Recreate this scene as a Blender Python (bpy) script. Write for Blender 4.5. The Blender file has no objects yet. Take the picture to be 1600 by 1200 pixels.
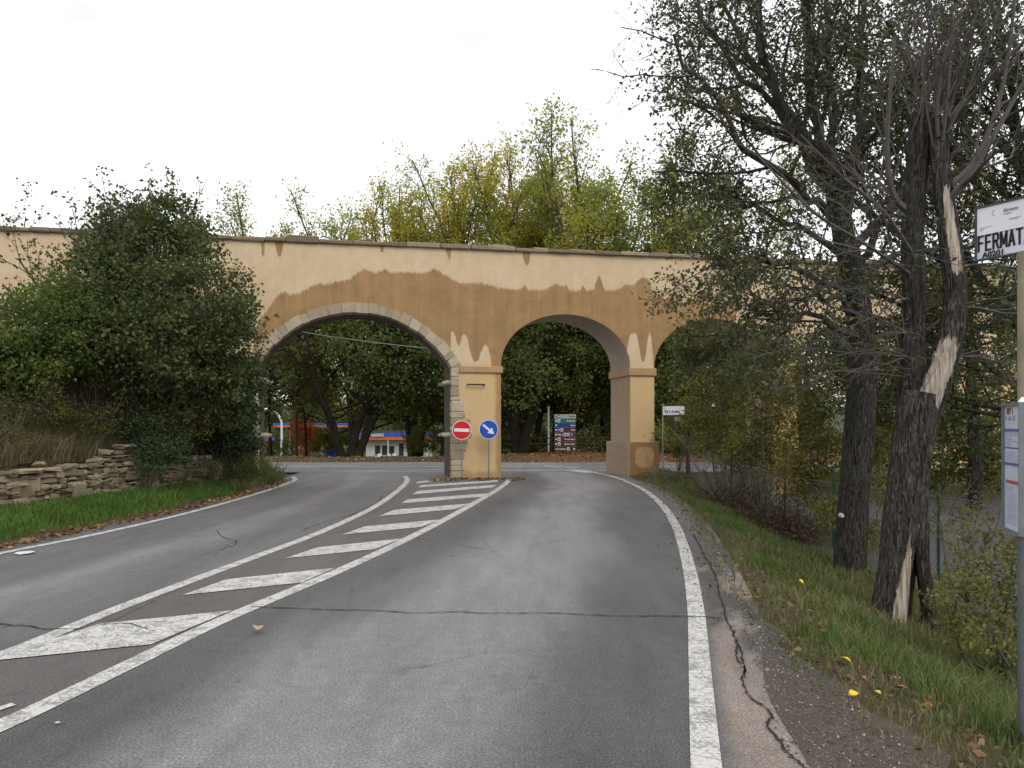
import bpy, bmesh, math, random
import numpy as np
from mathutils import Vector, Matrix

# ---------------------------------------------------------------- camera, world, sun, exposure
SC = bpy.context.scene
COL = SC.collection
F, CX, HY, CH = 1230.0, 800.0, 668.0, 1.6          # focal length in photo pixels, centre column, horizon row, eye height
cam_d = bpy.data.cameras.new("camera"); cam = bpy.data.objects.new("camera", cam_d); COL.objects.link(cam)
cam.location = (0, 0, CH); cam.rotation_euler = (math.radians(90), 0, 0)
cam_d.sensor_width = 36.0; cam_d.lens = 36.0 * F / 1600.0
cam_d.shift_y = (HY - 600.0) / 1600.0
cam_d.clip_start = 0.05; cam_d.clip_end = 5000
SC.camera = cam

SUN_EL, SUN_AZ = math.radians(48), math.radians(22)
W = bpy.data.worlds.new("World"); SC.world = W; W.use_nodes = True
nt = W.node_tree; N = nt.nodes; L = nt.links
for n in list(N): N.remove(n)
wo = N.new("ShaderNodeOutputWorld"); bg = N.new("ShaderNodeBackground"); bg.inputs[1].default_value = 0.115
sky = N.new("ShaderNodeTexSky"); sky.sky_type = 'NISHITA'; sky.sun_disc = False
sky.sun_elevation = SUN_EL; sky.sun_rotation = math.pi - SUN_AZ; sky.dust_density = 4.0
tc = N.new("ShaderNodeTexCoord"); mp = N.new("ShaderNodeMapping"); mp.inputs['Scale'].default_value = (1.0, 1.0, 3.2)
no = N.new("ShaderNodeTexNoise"); no.inputs['Scale'].default_value = 2.6; no.inputs['Detail'].default_value = 6.0
rp = N.new("ShaderNodeValToRGB")
rp.color_ramp.elements[0].position = 0.30; rp.color_ramp.elements[0].color = (8.2, 8.25, 8.6, 1)
rp.color_ramp.elements[1].position = 0.50; rp.color_ramp.elements[1].color = (11.6, 11.6, 11.7, 1)
mx = N.new("ShaderNodeMixRGB"); mx.inputs[0].default_value = 0.93
L.new(tc.outputs['Generated'], mp.inputs[0]); L.new(mp.outputs[0], no.inputs['Vector']); L.new(no.outputs[0], rp.inputs[0])
L.new(sky.outputs[0], mx.inputs[1]); L.new(rp.outputs[0], mx.inputs[2]); L.new(mx.outputs[0], bg.inputs[0]); L.new(bg.outputs[0], wo.inputs[0])

sun_d = bpy.data.lights.new("sun", 'SUN'); sun = bpy.data.objects.new("sun", sun_d); COL.objects.link(sun)
sun_d.energy = 1.0; sun_d.angle = math.radians(25); sun_d.color = (1.0, 0.96, 0.9)
sun.rotation_euler = (math.pi/2 - SUN_EL, 0, SUN_AZ)
SC.view_settings.view_transform = 'Standard'; SC.view_settings.look = 'None'
SC.view_settings.exposure = 0.12; SC.view_settings.gamma = 1.0
SC.render.engine = 'CYCLES'
SC.cycles.max_bounces = 6; SC.cycles.diffuse_bounces = 3; SC.cycles.transmission_bounces = 4; SC.cycles.use_denoising = True

# ---------------------------------------------------------------- helpers
RNG = np.random.default_rng(7); random.seed(7)
def px(x, y, d):                       # a point d metres ahead
    return Vector(((x-CX)*d/F, d, CH-(y-HY)*d/F))
def gp(x, y, z=0.0):                   # where photo point meets the level z
    d = F*(CH-z)/(y-HY); return ((x-CX)*d/F, d)
def smooth(a, b, x):
    t = np.clip((np.asarray(x, float)-a)/(b-a), 0, 1); return t*t*(3-2*t)
def vnoise(x, y, s=0):
    x = np.asarray(x, float); y = np.asarray(y, float)
    xi = np.floor(x).astype(np.int64); yi = np.floor(y).astype(np.int64); fx = x-xi; fy = y-yi
    fx = fx*fx*(3-2*fx); fy = fy*fy*(3-2*fy)
    def h(a, b):
        n = (a*374761393 + b*668265263 + s*1274126177) & 0x7fffffff
        n = ((n ^ (n >> 13)) * 1274126177) & 0x7fffffff
        return ((n ^ (n >> 16)) & 0xffff)/65535.0
    return (h(xi, yi)*(1-fx)+h(xi+1, yi)*fx)*(1-fy)+(h(xi, yi+1)*(1-fx)+h(xi+1, yi+1)*fx)*fy
def fbm(x, y, s=0, o=4):
    r = 0; a = 0.5
    for k in range(o):
        r = r + a*vnoise(np.asarray(x)*2**k, np.asarray(y)*2**k, s+k*17); a *= 0.5
    return r
def crom(P, n=8):                      # smooth curve through points
    P = [np.array(p, float) for p in P]; P = [2*P[0]-P[1]] + P + [2*P[-1]-P[-2]]; out = []
    for i in range(1, len(P)-2):
        for k in range(n):
            t = k/n; a, b, c, d = P[i-1], P[i], P[i+1], P[i+2]
            out.append(0.5*((2*b)+(c-a)*t+(2*a-5*b+4*c-d)*t*t+(3*b-a-3*c+d)*t**3))
    out.append(P[-2]); return np.array(out)
def nrm(v):
    v = np.asarray(v, float); return v/(np.linalg.norm(v)+1e-9)

class MB:
    def __init__(s): s.v = []; s.f = []; s.m = []
    def add(s, V, Fs, m=0):
        o = len(s.v); s.v.extend([tuple(map(float, v)) for v in V])
        for f in Fs: s.f.append(tuple(i+o for i in f)); s.m.append(m)
    def box(s, c, d, rz=0.0, m=0, jit=0.0, bev=0.0):
        hx, hy, hz = d[0]/2, d[1]/2, d[2]/2; cs, sn = math.cos(rz), math.sin(rz)
        def T(p):
            x, y, z = p; x += random.uniform(-jit, jit); y += random.uniform(-jit, jit); z += random.uniform(-jit, jit)
            return (c[0]+x*cs-y*sn, c[1]+x*sn+y*cs, c[2]+z)
        if bev <= 0:
            V = [T((a*hx, b*hy, e*hz)) for a in (-1, 1) for b in (-1, 1) for e in (-1, 1)]
            s.add(V, [(0,1,3,2),(4,6,7,5),(0,4,5,1),(2,3,7,6),(0,2,6,4),(1,5,7,3)], m); return
        bm = bmesh.new(); bmesh.ops.create_cube(bm, size=1.0)
        for v in bm.verts: v.co = Vector((v.co.x*2*hx, v.co.y*2*hy, v.co.z*2*hz))
        bmesh.ops.bevel(bm, geom=bm.edges[:], offset=min(bev, hx*.8, hy*.8, hz*.8), segments=1, affect='EDGES', profile=0.5)
        bm.verts.index_update()
        s.add([T(v.co) for v in bm.verts], [[v.index for v in f.verts] for f in bm.faces], m); bm.free()
    def tube(s, pts, rad, sides=5, m=0, cap=False):
        pts = np.asarray(pts, float); n = len(pts)
        if np.isscalar(rad): rad = [rad]*n
        T = np.gradient(pts, axis=0); T /= (np.linalg.norm(T, axis=1, keepdims=True)+1e-9)
        up = np.array([0, 0, 1.0]) if abs(T[0][2]) < .9 else np.array([1.0, 0, 0])
        a = nrm(np.cross(T[0], up)); V = []
        ang = np.linspace(0, 2*math.pi, sides, endpoint=False)
        for i in range(n):
            a = nrm(a - T[i]*np.dot(a, T[i])); b = np.cross(T[i], a)
            V.extend(pts[i] + rad[i]*(np.outer(np.cos(ang), a)+np.outer(np.sin(ang), b)))
        Fs = [(i*sides+k, i*sides+(k+1) % sides, (i+1)*sides+(k+1) % sides, (i+1)*sides+k) for i in range(n-1) for k in range(sides)]
        if cap: Fs += [tuple(range(sides))[::-1], tuple(range((n-1)*sides, n*sides))]
        s.add(V, Fs, m)
    def prism(s, poly, y0, y1, m=0):   # polygon in (x, z) between two y
        n = len(poly); V = [(p[0], y0, p[1]) for p in poly]+[(p[0], y1, p[1]) for p in poly]
        s.add(V, [tuple(range(n)), tuple(range(n, 2*n))[::-1]]+[(i, i+n, (i+1) % n+n, (i+1) % n) for i in range(n)], m)
    def build(s, name, mats, parent=None, smooth_=False):
        me = bpy.data.meshes.new(name); me.from_pydata(s.v, [], s.f)
        mats = mats if isinstance(mats, (list, tuple)) else [mats]
        for x in mats: me.materials.append(x)
        if len(mats) > 1: me.polygons.foreach_set('material_index', s.m)
        if smooth_: me.polygons.foreach_set('use_smooth', [True]*len(me.polygons))
        me.update(); return link(name, me, parent)
def link(name, me, parent=None):
    o = bpy.data.objects.new(name, me); COL.objects.link(o)
    if parent is not None: o.parent = parent
    return o
def tag(o, label=None, cat=None, group=None, kind=None):
    if label: o['label'] = label
    if cat: o['category'] = cat
    if group: o['group'] = group
    if kind: o['kind'] = kind
    return o
def thing(name, label, cat, loc=(0, 0, 0), rz=0.0, group=None):
    o = bpy.data.objects.new(name, None); COL.objects.link(o); o.location = loc; o.rotation_euler = (0, 0, rz)
    o.empty_display_size = 0.2
    return tag(o, label, cat, group)
def struct(o, label=None): o['kind'] = 'structure'; return o
def tri_mesh(name, V, T, mat, parent=None):
    V = np.ascontiguousarray(V, np.float32); T = np.ascontiguousarray(T, np.int32)
    me = bpy.data.meshes.new(name); me.vertices.add(len(V)); me.vertices.foreach_set('co', V.ravel())
    me.loops.add(T.size); me.loops.foreach_set('vertex_index', T.ravel())
    me.polygons.add(len(T)); me.polygons.foreach_set('loop_start', np.arange(0, T.size, 3, dtype=np.int32))
    me.materials.append(mat); me.update(calc_edges=True); me.validate()
    return link(name, me, parent)
def leaf_geo(P, D, size, asp=0.5, fold=0.25):
    n = len(P); D = D/(np.linalg.norm(D, axis=1, keepdims=True)+1e-9)
    R = RNG.normal(size=(n, 3)); S = np.cross(D, R); S /= (np.linalg.norm(S, axis=1, keepdims=True)+1e-9); Nn = np.cross(S, D)
    s = np.broadcast_to(np.asarray(size, float), (n,))[:, None]
    V = np.empty((n, 4, 3)); V[:, 0] = P; V[:, 2] = P+D*s
    V[:, 1] = P+D*s*.45+S*s*asp*.5+Nn*s*fold*.4; V[:, 3] = P+D*s*.45-S*s*asp*.5+Nn*s*fold*.4
    i = np.arange(n)[:, None]*4
    return V.reshape(-1, 3), np.concatenate([i+np.array([[0, 1, 2]]), i+np.array([[0, 2, 3]])])
def leaves(name, P, D, size, mat, parent=None, asp=.5, fold=.3):
    V, T = leaf_geo(np.asarray(P), np.asarray(D), size, asp, fold); return tri_mesh(name, V, T, mat, parent)
def blades(name, P, h, w, mat, lean=.35, parent=None):
    n = len(P); a = RNG.uniform(0, 2*math.pi, n); b = RNG.uniform(0, 2*math.pi, n)
    S = np.stack([np.cos(a), np.sin(a), 0*a], 1)*np.asarray(w)[:, None]*.5
    Ld = np.stack([np.cos(b), np.sin(b), 0*b], 1)*(RNG.uniform(.2, 1, n)*lean*h)[:, None]
    z = np.zeros((n, 3)); z[:, 2] = h
    V = np.empty((n, 5, 3)); V[:, 0] = P-S; V[:, 1] = P+S; V[:, 2] = P+S*.7+Ld*.35+z*.6; V[:, 3] = P-S*.7+Ld*.35+z*.6
    V[:, 4] = P+Ld*1.2+z*RNG.uniform(.7, 1., n)[:, None]
    i = np.arange(n)[:, None]*5
    T = np.concatenate([i+np.array([[0, 1, 2]]), i+np.array([[0, 2, 3]]), i+np.array([[3, 2, 4]])])
    return tri_mesh(name, V.reshape(-1, 3), T, mat, parent)
def set_col(o, cols, name='Col'):
    at = o.data.color_attributes.new(name, 'FLOAT_COLOR', 'POINT')
    c = np.ones((len(o.data.vertices), 4), np.float32); c[:, :cols.shape[1]] = cols; at.data.foreach_set('color', c.ravel())

# ---------------------------------------------------------------- materials
class NG:
    def __init__(s, name):
        s.mat = bpy.data.materials.new(name); s.mat.use_nodes = True; s.t = s.mat.node_tree
        for n in list(s.t.nodes): s.t.nodes.remove(n)
        s.out = s.n("ShaderNodeOutputMaterial")
    def n(s, t, **k):
        x = s.t.nodes.new(t)
        for a, b in k.items(): setattr(x, a, b)
        return x
    def set(s, node, i, v):
        if hasattr(v, 'links') or isinstance(v, bpy.types.NodeSocket): s.t.links.new(v, node.inputs[i])
        else: node.inputs[i].default_value = v
    def math(s, op, a, b=0.0, c=None, clamp=False):
        x = s.n("ShaderNodeMath", operation=op, use_clamp=clamp); s.set(x, 0, a); s.set(x, 1, b)
        if c is not None: s.set(x, 2, c)
        return x.outputs[0]
    def noise(s, vec, scale, det=4, rough=.55, dist=0.0):
        x = s.n("ShaderNodeTexNoise")
        if vec is not None: s.t.links.new(vec, x.inputs['Vector'])
        x.inputs['Scale'].default_value = scale; x.inputs['Detail'].default_value = det; x.inputs['Roughness'].default_value = rough; x.inputs['Distortion'].default_value = dist
        return x.outputs[0]
    def mapping(s, vec, sc=(1, 1, 1), loc=(0, 0, 0)):
        x = s.n("ShaderNodeMapping"); s.t.links.new(vec, x.inputs[0]); x.inputs['Scale'].default_value = sc; x.inputs['Location'].default_value = loc; return x.outputs[0]
    def coord(s, k='Object'): return s.n("ShaderNodeTexCoord").outputs[k]
    def ramp(s, f, stops, interp='LINEAR'):
        x = s.n("ShaderNodeValToRGB"); s.t.links.new(f, x.inputs[0]); cr = x.color_ramp; cr.interpolation = interp
        while len(cr.elements) < len(stops): cr.elements.new(.5)
        for e, (p, c) in zip(cr.elements, stops):
            e.position = p; e.color = (c[0], c[1], c[2], 1) if not np.isscalar(c) else (c, c, c, 1)
        return x.outputs[0]
    def mix(s, f, a, b, mode='MIX'):
        x = s.n("ShaderNodeMixRGB", blend_type=mode); s.set(x, 0, f)
        for i, v in ((1, a), (2, b)): s.set(x, i, v if isinstance(v, bpy.types.NodeSocket) else (v[0], v[1], v[2], 1))
        return x.outputs[0]
    def bump(s, h, st=.3, dist=.02):
        x = s.n("ShaderNodeBump"); x.inputs['Strength'].default_value = st; x.inputs['Distance'].default_value = dist; s.t.links.new(h, x.inputs['Height']); return x.outputs[0]
    def pbr(s, col, rough=.8, bump=None, metal=0.0, spec=.3):
        x = s.n("ShaderNodeBsdfPrincipled"); s.set(x, 'Base Color', col if isinstance(col, bpy.types.NodeSocket) else (*col[:3], 1)); s.set(x, 'Roughness', rough)
        x.inputs['Metallic'].default_value = metal; x.inputs['Specular IOR Level'].default_value = spec
        if bump is not None: s.t.links.new(bump, x.inputs['Normal'])
        s.t.links.new(x.outputs[0], s.out.inputs[0]); return s.mat
def plain(name, col, rough=.6, metal=0.0, var=.15, scale=6, bump=0.0):
    g = NG(name); c = g.coord(); f = g.noise(c, scale, 5)
    lo = [v*(1-var) for v in col]; hi = [min(1, v*(1+var)) for v in col]
    return g.pbr(g.ramp(f, [(.3, lo), (.7, hi)]), rough, g.bump(f, bump) if bump else None, metal)
def leafmat(name, stops, trans=.35, patch=.5, pscale=.6):
    g = NG(name); r = g.n("ShaderNodeNewGeometry").outputs['Random Per Island']
    f = g.noise(g.coord(), pscale, 2); f = g.ramp(f, [(.32, 0.0), (.68, 1.0)])
    v = g.math('ADD', g.math('MULTIPLY', r, 1-patch), g.math('MULTIPLY', f, patch))
    c = g.ramp(v, stops)
    d = g.n("ShaderNodeBsdfPrincipled"); g.set(d, 'Base Color', c); d.inputs['Roughness'].default_value = .55; d.inputs['Specular IOR Level'].default_value = .25
    t = g.n("ShaderNodeBsdfTranslucent"); g.set(t, 0, g.mix(1.0, c, (1.0, 1.0, .6), 'MULTIPLY'))
    m = g.n("ShaderNodeMixShader"); m.inputs[0].default_value = trans
    g.t.links.new(d.outputs[0], m.inputs[1]); g.t.links.new(t.outputs[0], m.inputs[2]); g.t.links.new(m.outputs[0], g.out.inputs[0]); return g.mat

M = {}
M['leaf_elm'] = leafmat('leaf_elm', [(0, (.045, .055, .032)), (.5, (.080, .090, .046)), (.85, (.115, .12, .045)), (1, (.22, .17, .03))], .3)
M['leaf_bush'] = leafmat('leaf_bush', [(0, (.034, .052, .020)), (.5, (.075, .10, .036)), (.85, (.14, .15, .05)), (1, (.26, .19, .06))], .35, .55, 1.8)
M['leaf_ivy'] = leafmat('leaf_ivy', [(0, (.024, .046, .02)), (.6, (.05, .085, .036)), (1, (.09, .12, .05))], .25)
M['leaf_dark'] = leafmat('leaf_dark', [(0, (.06, .085, .03)), (.5, (.12, .155, .05)), (.9, (.20, .22, .065)), (1, (.30, .28, .065))], .55, .55, 1.0)
M['leaf_green'] = leafmat('leaf_green', [(0, (.055, .09, .026)), (.5, (.11, .16, .043)), (1, (.22, .24, .06))], .5, .55, 1.0)
M['leaf_olive'] = leafmat('leaf_olive', [(0, (.065, .075, .024)), (.5, (.16, .165, .05)), (.85, (.26, .24, .06)), (1, (.40, .27, .04))], .45, .5, 1.6)
M['leaf_yellow'] = leafmat('leaf_yellow', [(0, (.19, .235, .06)), (.35, (.32, .345, .075)), (.62, (.52, .46, .08)), (1, (.76, .54, .07))], .62, .6, .25)
M['leaf_lime'] = leafmat('leaf_lime', [(0, (.155, .195, .06)), (.5, (.27, .31, .08)), (1, (.50, .42, .08))], .6, .6, .25)
M['leaf_red'] = leafmat('leaf_red', [(0, (.26, .05, .03)), (.5, (.58, .12, .05)), (1, (.65, .26, .06))], .35)
M['leaf_rust'] = leafmat('leaf_rust', [(0, (.07, .045, .026)), (.6, (.14, .085, .035)), (1, (.22, .14, .045))], .3)
M['leaf_fallen'] = leafmat('leaf_fallen', [(0, (.08, .05, .028)), (.5, (.17, .095, .046)), (.85, (.27, .17, .085)), (1, (.42, .31, .09))], .1, .2)
M['grass'] = leafmat('grass', [(0, (.052, .10, .02)), (.5, (.088, .17, .03)), (1, (.16, .235, .055))], .35, .5, .8)
M['grass_mixed'] = leafmat('grass_mixed', [(0, (.06, .08, .03)), (.35, (.115, .14, .048)), (.6, (.17, .165, .075)), (1, (.27, .22, .13))], .3, .6, .9)
M['grass_fresh'] = leafmat('grass_fresh', [(0, (.05, .085, .022)), (.5, (.085, .15, .032)), (1, (.16, .20, .06))], .35, .5, .8)
M['grass_dry'] = leafmat('grass_dry', [(0, (.08, .072, .038)), (.35, (.15, .135, .066)), (.7, (.22, .175, .115)), (1, (.37, .31, .21))], .2, .5, .7)
def barkmat(name, lo, hi, moss=(.05, .06, .02)):
    g = NG(name); c = g.coord(); v = g.mapping(c, (1, 1, .16))
    f = g.noise(v, 40, 7, .75, 1.2); f2 = g.noise(c, 2.0, 3)
    col = g.mix(g.ramp(f2, [(.5, 0.0), (.72, .55)]), g.ramp(f, [(.42, lo), (.52, [q*.35 for q in hi]), (.66, hi)]), moss)
    return g.pbr(col, .95, g.bump(f, .8, .03), spec=.1)
M['bark'] = barkmat('bark', (.012, .011, .010), (.125, .115, .10), (.05, .05, .034))
M['bark_grey'] = barkmat('bark_grey', (.05, .045, .04), (.17, .155, .14), (.12, .11, .09))
M['bark_far'] = barkmat('bark_far', (.02, .017, .013), (.07, .058, .045))
M['bark_poplar'] = barkmat('bark_poplar', (.07, .066, .05), (.20, .19, .15), (.12, .12, .07))
M['twig'] = plain('twig', (.085, .075, .066), .9)
M['twig_pale'] = plain('twig_pale', (.15, .135, .12), .9)
def deadmat():
    g = NG('bark_dead'); c = g.coord(); v = g.mapping(c, (1, 1, .16)); f = g.noise(v, 38, 7, .75, 1.2)
    col = g.ramp(f, [(.42, (.012, .011, .010)), (.53, (.06, .054, .048)), (.68, (.185, .17, .155))])
    w = g.noise(g.mapping(c, (1, 1, .06)), 45, 5); wood = g.ramp(w, [(.35, (.20, .165, .13)), (.5, (.40, .345, .285)), (.66, (.58, .52, .44))])
    a = g.n("ShaderNodeVertexColor", layer_name='Col').outputs[0]; s = g.n("ShaderNodeSeparateColor"); g.t.links.new(a, s.inputs[0])
    m = g.math('ADD', s.outputs[0], g.math('MULTIPLY', g.math('SUBTRACT', f, .5), 1.5)); m = g.ramp(m, [(.44, 0.0), (.56, 1.0)])
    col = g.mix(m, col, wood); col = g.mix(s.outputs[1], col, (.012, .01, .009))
    return g.pbr(col, .9, g.bump(f, .7, .03), spec=.1)
M['bark_dead'] = deadmat()
# ---------------------------------------------------------------- layout curves (ground plane, metres)
def G(pts): return crom([gp(*p) for p in pts])
RL = G([(1116,1300),(1104,1200),(1097,1100),(1092,1020),(1088,960),(1082,915),(1075,880),(1066,848),(1055,820),(1035,790),(1005,765),(965,747),(930,738.5),(890,732)])
RL = np.vstack([[RL[0]-np.array([.25, 3.5])], RL])
HL = G([(-420,1160),(-200,1090),(0,1025),(200,945),(400,870),(500,832),(580,795),(620,768),(636,752),(633,744)])
HR = G([(-250,1235),(0,1135),(200,1040),(350,968),(500,905),(600,860),(680,820),(740,787),(785,760),(796,748)])
LL = G([(-350,945),(-180,905),(0,865),(150,835),(300,800),(400,772),(445,757),(461,750),(458,745)])
def xat(C, Y):                         # X of a curve at a given Y
    C = C[np.argsort(C[:, 1])]; return np.interp(Y, C[:, 1], C[:, 0])
EDGE_G = np.array([gp(*p) for p in [(1560,1330),(1440,1180),(1330,1105),(1240,1030),(1150,930),(1110,850),(1080,805),(1050,775),(1010,755),(960,737)]])
EDGE_G = np.vstack([[3.2, -4], [2.5, 1.0], EDGE_G, [3.6, 29.0]]); EDGE_G[:, 0] -= .10
def x_edge(Y): return xat(EDGE_G, Y)
def x_left(Y): return xat(np.array([[-6.4, -5], [-6.75, 5], [-6.85, 10], [-6.45, 15], [-6.45, 19], [-6.7, 22], [-7.05, 23.8], [-7.25, 25]]), Y)
WALL_L = np.array([[-10.9, 3.0], [-9.9, 8.5], [-8.95, 13.0], [-8.35, 16.5], [-7.75, 20.0], [-7.75, 23.2]])
def x_wall(Y): return xat(WALL_L, Y)

def ground_z(X, Y):
    X = np.asarray(X, float); Y = np.asarray(Y, float)
    z = np.full(X.shape, -.05)
    # right verge falling to the lower car park
    d = X-x_edge(Y); f = 1-smooth(20.0, 25.5, Y)*(1-smooth(1.5, 2.6, d))
    near = Y < 28
    zr = -.012-.70*smooth(.15, 2.5, d)*f+.17*smooth(.0, .9, d)*smooth(20, 25, Y)*(1-smooth(1.5, 2.6, d))
    zr = zr+(fbm(X*1.3, Y*1.3, 5)-.47)*.12*smooth(0, .6, d)*(1-.8*smooth(2.2, 3.2, d))
    z = np.where((d > 0) & near, zr, z)
    # left verge, mound by the arch, earth bank behind the stone wall
    dl = x_left(Y)-X
    zl = -.01+.17*smooth(0, 1.6, dl)+(fbm(X*1.5, Y*1.5, 9)-.47)*.1*smooth(0, .5, dl)+.35*smooth(.1, .7, dl)*smooth(20.2, 22.5, Y)*(1-smooth(24.6, 26.5, Y))
    dw = x_wall(Y)-X
    fb = 1-smooth(23.6, 25.2, Y)
    zb = (.95+2.0*smooth(.15, 2.4, dw)+.5*smooth(2.4, 9, dw)+(fbm(X*.9, Y*.9, 3)-.47)*.5)*fb
    zb = np.where(Y > 22.6, zb*(1-smooth(22.6, 24.2, Y)*(1-smooth(.2, 2.0, dw))), zb)
    zl = np.where(dw > .18, np.maximum(zb, zl*0), zl)
    z = np.where((dl > 0) & (Y < 33), zl*(1-smooth(25.6, 27.2, Y))-.06*smooth(25.6, 27.2, Y), z)
    # beyond the crossing
    far = Y >= 36.3
    zf = .12*smooth(36.4, 38.5, Y)-.0575*np.clip(Y-(40+7*smooth(-3, 2, X)), 0, 40)+(fbm(X*.5, Y*.5, 21)-.47)*.25*smooth(36.5, 39, Y)*(1-smooth(60, 70, Y))
    zf = zf+26*smooth(260, 700, Y)*(.6+.8*fbm(X*.004, Y*.004, 8))
    z = np.where(far, zf, z)
    side = np.maximum(smooth(60, 300, np.abs(X)), 0)*(Y < 36.3)
    return z*(1-side*0)
def gz(x, y): return float(ground_z(np.array([x]), np.array([y]))[0])

# ---------------------------------------------------------------- ground sheet
def grow_axis(a, b, st, lim, k=1.22):
    c = list(np.arange(a, b+st*.5, st)); s = st
    while c[-1] < lim: s *= k; c.append(c[-1]+s)
    s = st
    while c[0] > -lim: s *= k; c.insert(0, c[0]-s)
    return np.array(c)
gx = grow_axis(-15, 12, .2, 1200); gy = grow_axis(-3, 48, .25, 1400)
GX, GY = np.meshgrid(gx, gy); GZ = ground_z(GX, GY); nx_, ny_ = len(gx), len(gy)
idx = np.arange(nx_*ny_).reshape(ny_, nx_); a = idx[:-1, :-1].ravel(); b = idx[:-1, 1:].ravel(); c = idx[1:, 1:].ravel(); d = idx[1:, :-1].ravel()
T = np.concatenate([np.stack([a, b, c], 1), np.stack([a, c, d], 1)])
g = NG('soil'); oc = g.coord(); n1 = g.noise(oc, .7, 6, .6); n2 = g.noise(oc, 18, 6, .7)
vc = g.n("ShaderNodeVertexColor", layer_name='Col').outputs[0]
mott = g.ramp(n2, [(.3, .45), (.7, 1.5)]); colr = g.mix(1.0, vc, mott, 'MULTIPLY')
colr = g.mix(g.ramp(n1, [(.42, 0.0), (.68, .5)]), colr, (.075, .058, .036))
M['soil'] = g.pbr(colr, .95, g.bump(n2, .7, .05), spec=.1)
ground = tri_mesh('ground', np.stack([GX.ravel(), GY.ravel(), GZ.ravel()], 1), T, M['soil']); struct(ground)
ground.data.polygons.foreach_set('use_smooth', [True]*len(ground.data.polygons))
gc = np.tile(np.array([.06, .07, .025]), (nx_*ny_, 1)); xx, yy = GX.ravel(), GY.ravel()
def paint(mask, c):
    global gc
    mask = np.clip(mask, 0, 1)[:, None]; gc = gc*(1-mask)+np.array(c)*mask
paint(((xx < x_wall(yy)) & (yy < 30)).astype(float), (.055, .043, .03))
paint(smooth(35.5, 36.5, yy)*(1-smooth(46, 52, yy))*smooth(.3, .6, fbm(xx*.35, yy*.8, 4)+.15), (.085, .06, .03))
paint(smooth(-.5, 2, xx)*smooth(35.5, 36.5, yy)*(1-smooth(46, 52, yy)), (.15, .068, .032))
paint((1-smooth(0, .5, np.abs(xx-x_left(yy)+.15)))*(yy < 27), (.09, .05, .028))
paint((1-smooth(.1, 1.1, np.abs(xx-x_edge(yy)-.3)))*(yy < 27), (.075, .058, .038))
paint(smooth(200, 300, yy), (.045, .06, .035))
set_col(ground, gc)

# ---------------------------------------------------------------- asphalt
def asphalt(name, dark=1.0):
    g = NG(name); c = g.coord(); vc = g.n("ShaderNodeVertexColor", layer_name='Col').outputs[0]
    sp = g.noise(c, 70, 5, .9); me = g.noise(c, 9, 6, .7); st = g.noise(g.mapping(c, (1.0, .18, 1)), 2.6, 6, .65, .5)
    col = g.mix(1.0, vc, g.ramp(sp, [(.33, .22), (.5, .92), (.68, 2.3)]), 'MULTIPLY')
    col = g.mix(1.0, col, g.ramp(me, [(.3, .8), (.7, 1.18)]), 'MULTIPLY')
    col = g.mix(1.0, col, g.ramp(st, [(.3, .82), (.7, 1.16)]), 'MULTIPLY')
    bl = g.noise(c, 3.1, 3, .5); col = g.mix(g.ramp(bl, [(.70, 0.0), (.74, .45)]), col, (.03, .029, .029))
    vo = g.n("ShaderNodeTexVoronoi", feature='DISTANCE_TO_EDGE'); g.t.links.new(g.mapping(c, (.55, .38, 1)), vo.inputs['Vector']); vo.inputs['Scale'].default_value = .8
    wob = g.math('ADD', vo.outputs['Distance'], g.math('MULTIPLY', g.math('SUBTRACT', me, .5), .05))
    brk = g.noise(c, .35, 2); hair = g.math('MULTIPLY', g.ramp(wob, [(.0, 1.0), (.007, 0.0)]), g.ramp(brk, [(.5, 0.0), (.6, .6)]))
    col = g.mix(hair, col, (.022, .021, .021))
    return g.pbr(col, g.ramp(me, [(.3, .62), (.7, .85)]), g.bump(sp, .5, .008), spec=.35)
M['asphalt'] = asphalt('asphalt')
rows = np.concatenate([np.arange(-4, 12, .12), np.arange(12, 28.21, .2)]); nc = 90
RV = []; RC = []
for Y in rows:
    xl = x_left(Y)+.02 if Y < 25 else float(x_left(25.0))-.1*(Y-25)
    xr = xat(RL, Y)+.55 if Y < 24.5 else (xat(RL, 24.5)+.55)
    for X in np.linspace(xl, xr, nc): RV.append((X, Y, 0.0))
RV = np.array(RV); X, Y = RV[:, 0], RV[:, 1]
xr = xat(RL, Y); xh = xat(HR, Y); xhl = xat(HL, Y)
base = np.full(len(X), .108)
u = (X-xh)/(np.maximum(xr-xh, .5))                              # 0 at the hatching, 1 at the right edge line
wob = (fbm(X*.55, Y*.22, 31)-.47)
lane = smooth(.22, .42, u+wob*.5)*(1-smooth(.62, .85, u+wob*.3))*(u > 0)*(u < 1)
base = base+.095*lane*(.55+.9*fbm(X*1.1, Y*.3, 33))
base = base-.022*smooth(-.02, .05, u)*(1-smooth(.15, .3, u+wob*.5))
base = base-.018*smooth(.72, .9, u+wob*.4)*(u < 1)
ul = (X-x_left(Y))/np.maximum(xhl-x_left(Y), .5)
base = base+.05*smooth(.42, .55, ul+wob*.3)*(1-smooth(.62, .8, ul+wob*.3))*(ul < 1)*fbm(X*1.2, Y*.4, 35)*1.6
base = base-.025*(1-smooth(.0, .2, ul+wob*.2))
base = base+(fbm(X*.35, Y*.3, 37)-.47)*.06
far_l = smooth(14, 22, Y)*.028; base = base+far_l
cols = np.stack([base*1.01, base*.985, base*.99], 1)
sh = smooth(.07, .14, X-xr)[:, None]*(1-smooth(9.5, 12.5, Y))[:, None]
pale = smooth(.46, .54, fbm(X*2.2, Y*.9, 41)+.10*(1-smooth(5.0, 6.6, Y)))[:, None]
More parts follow.
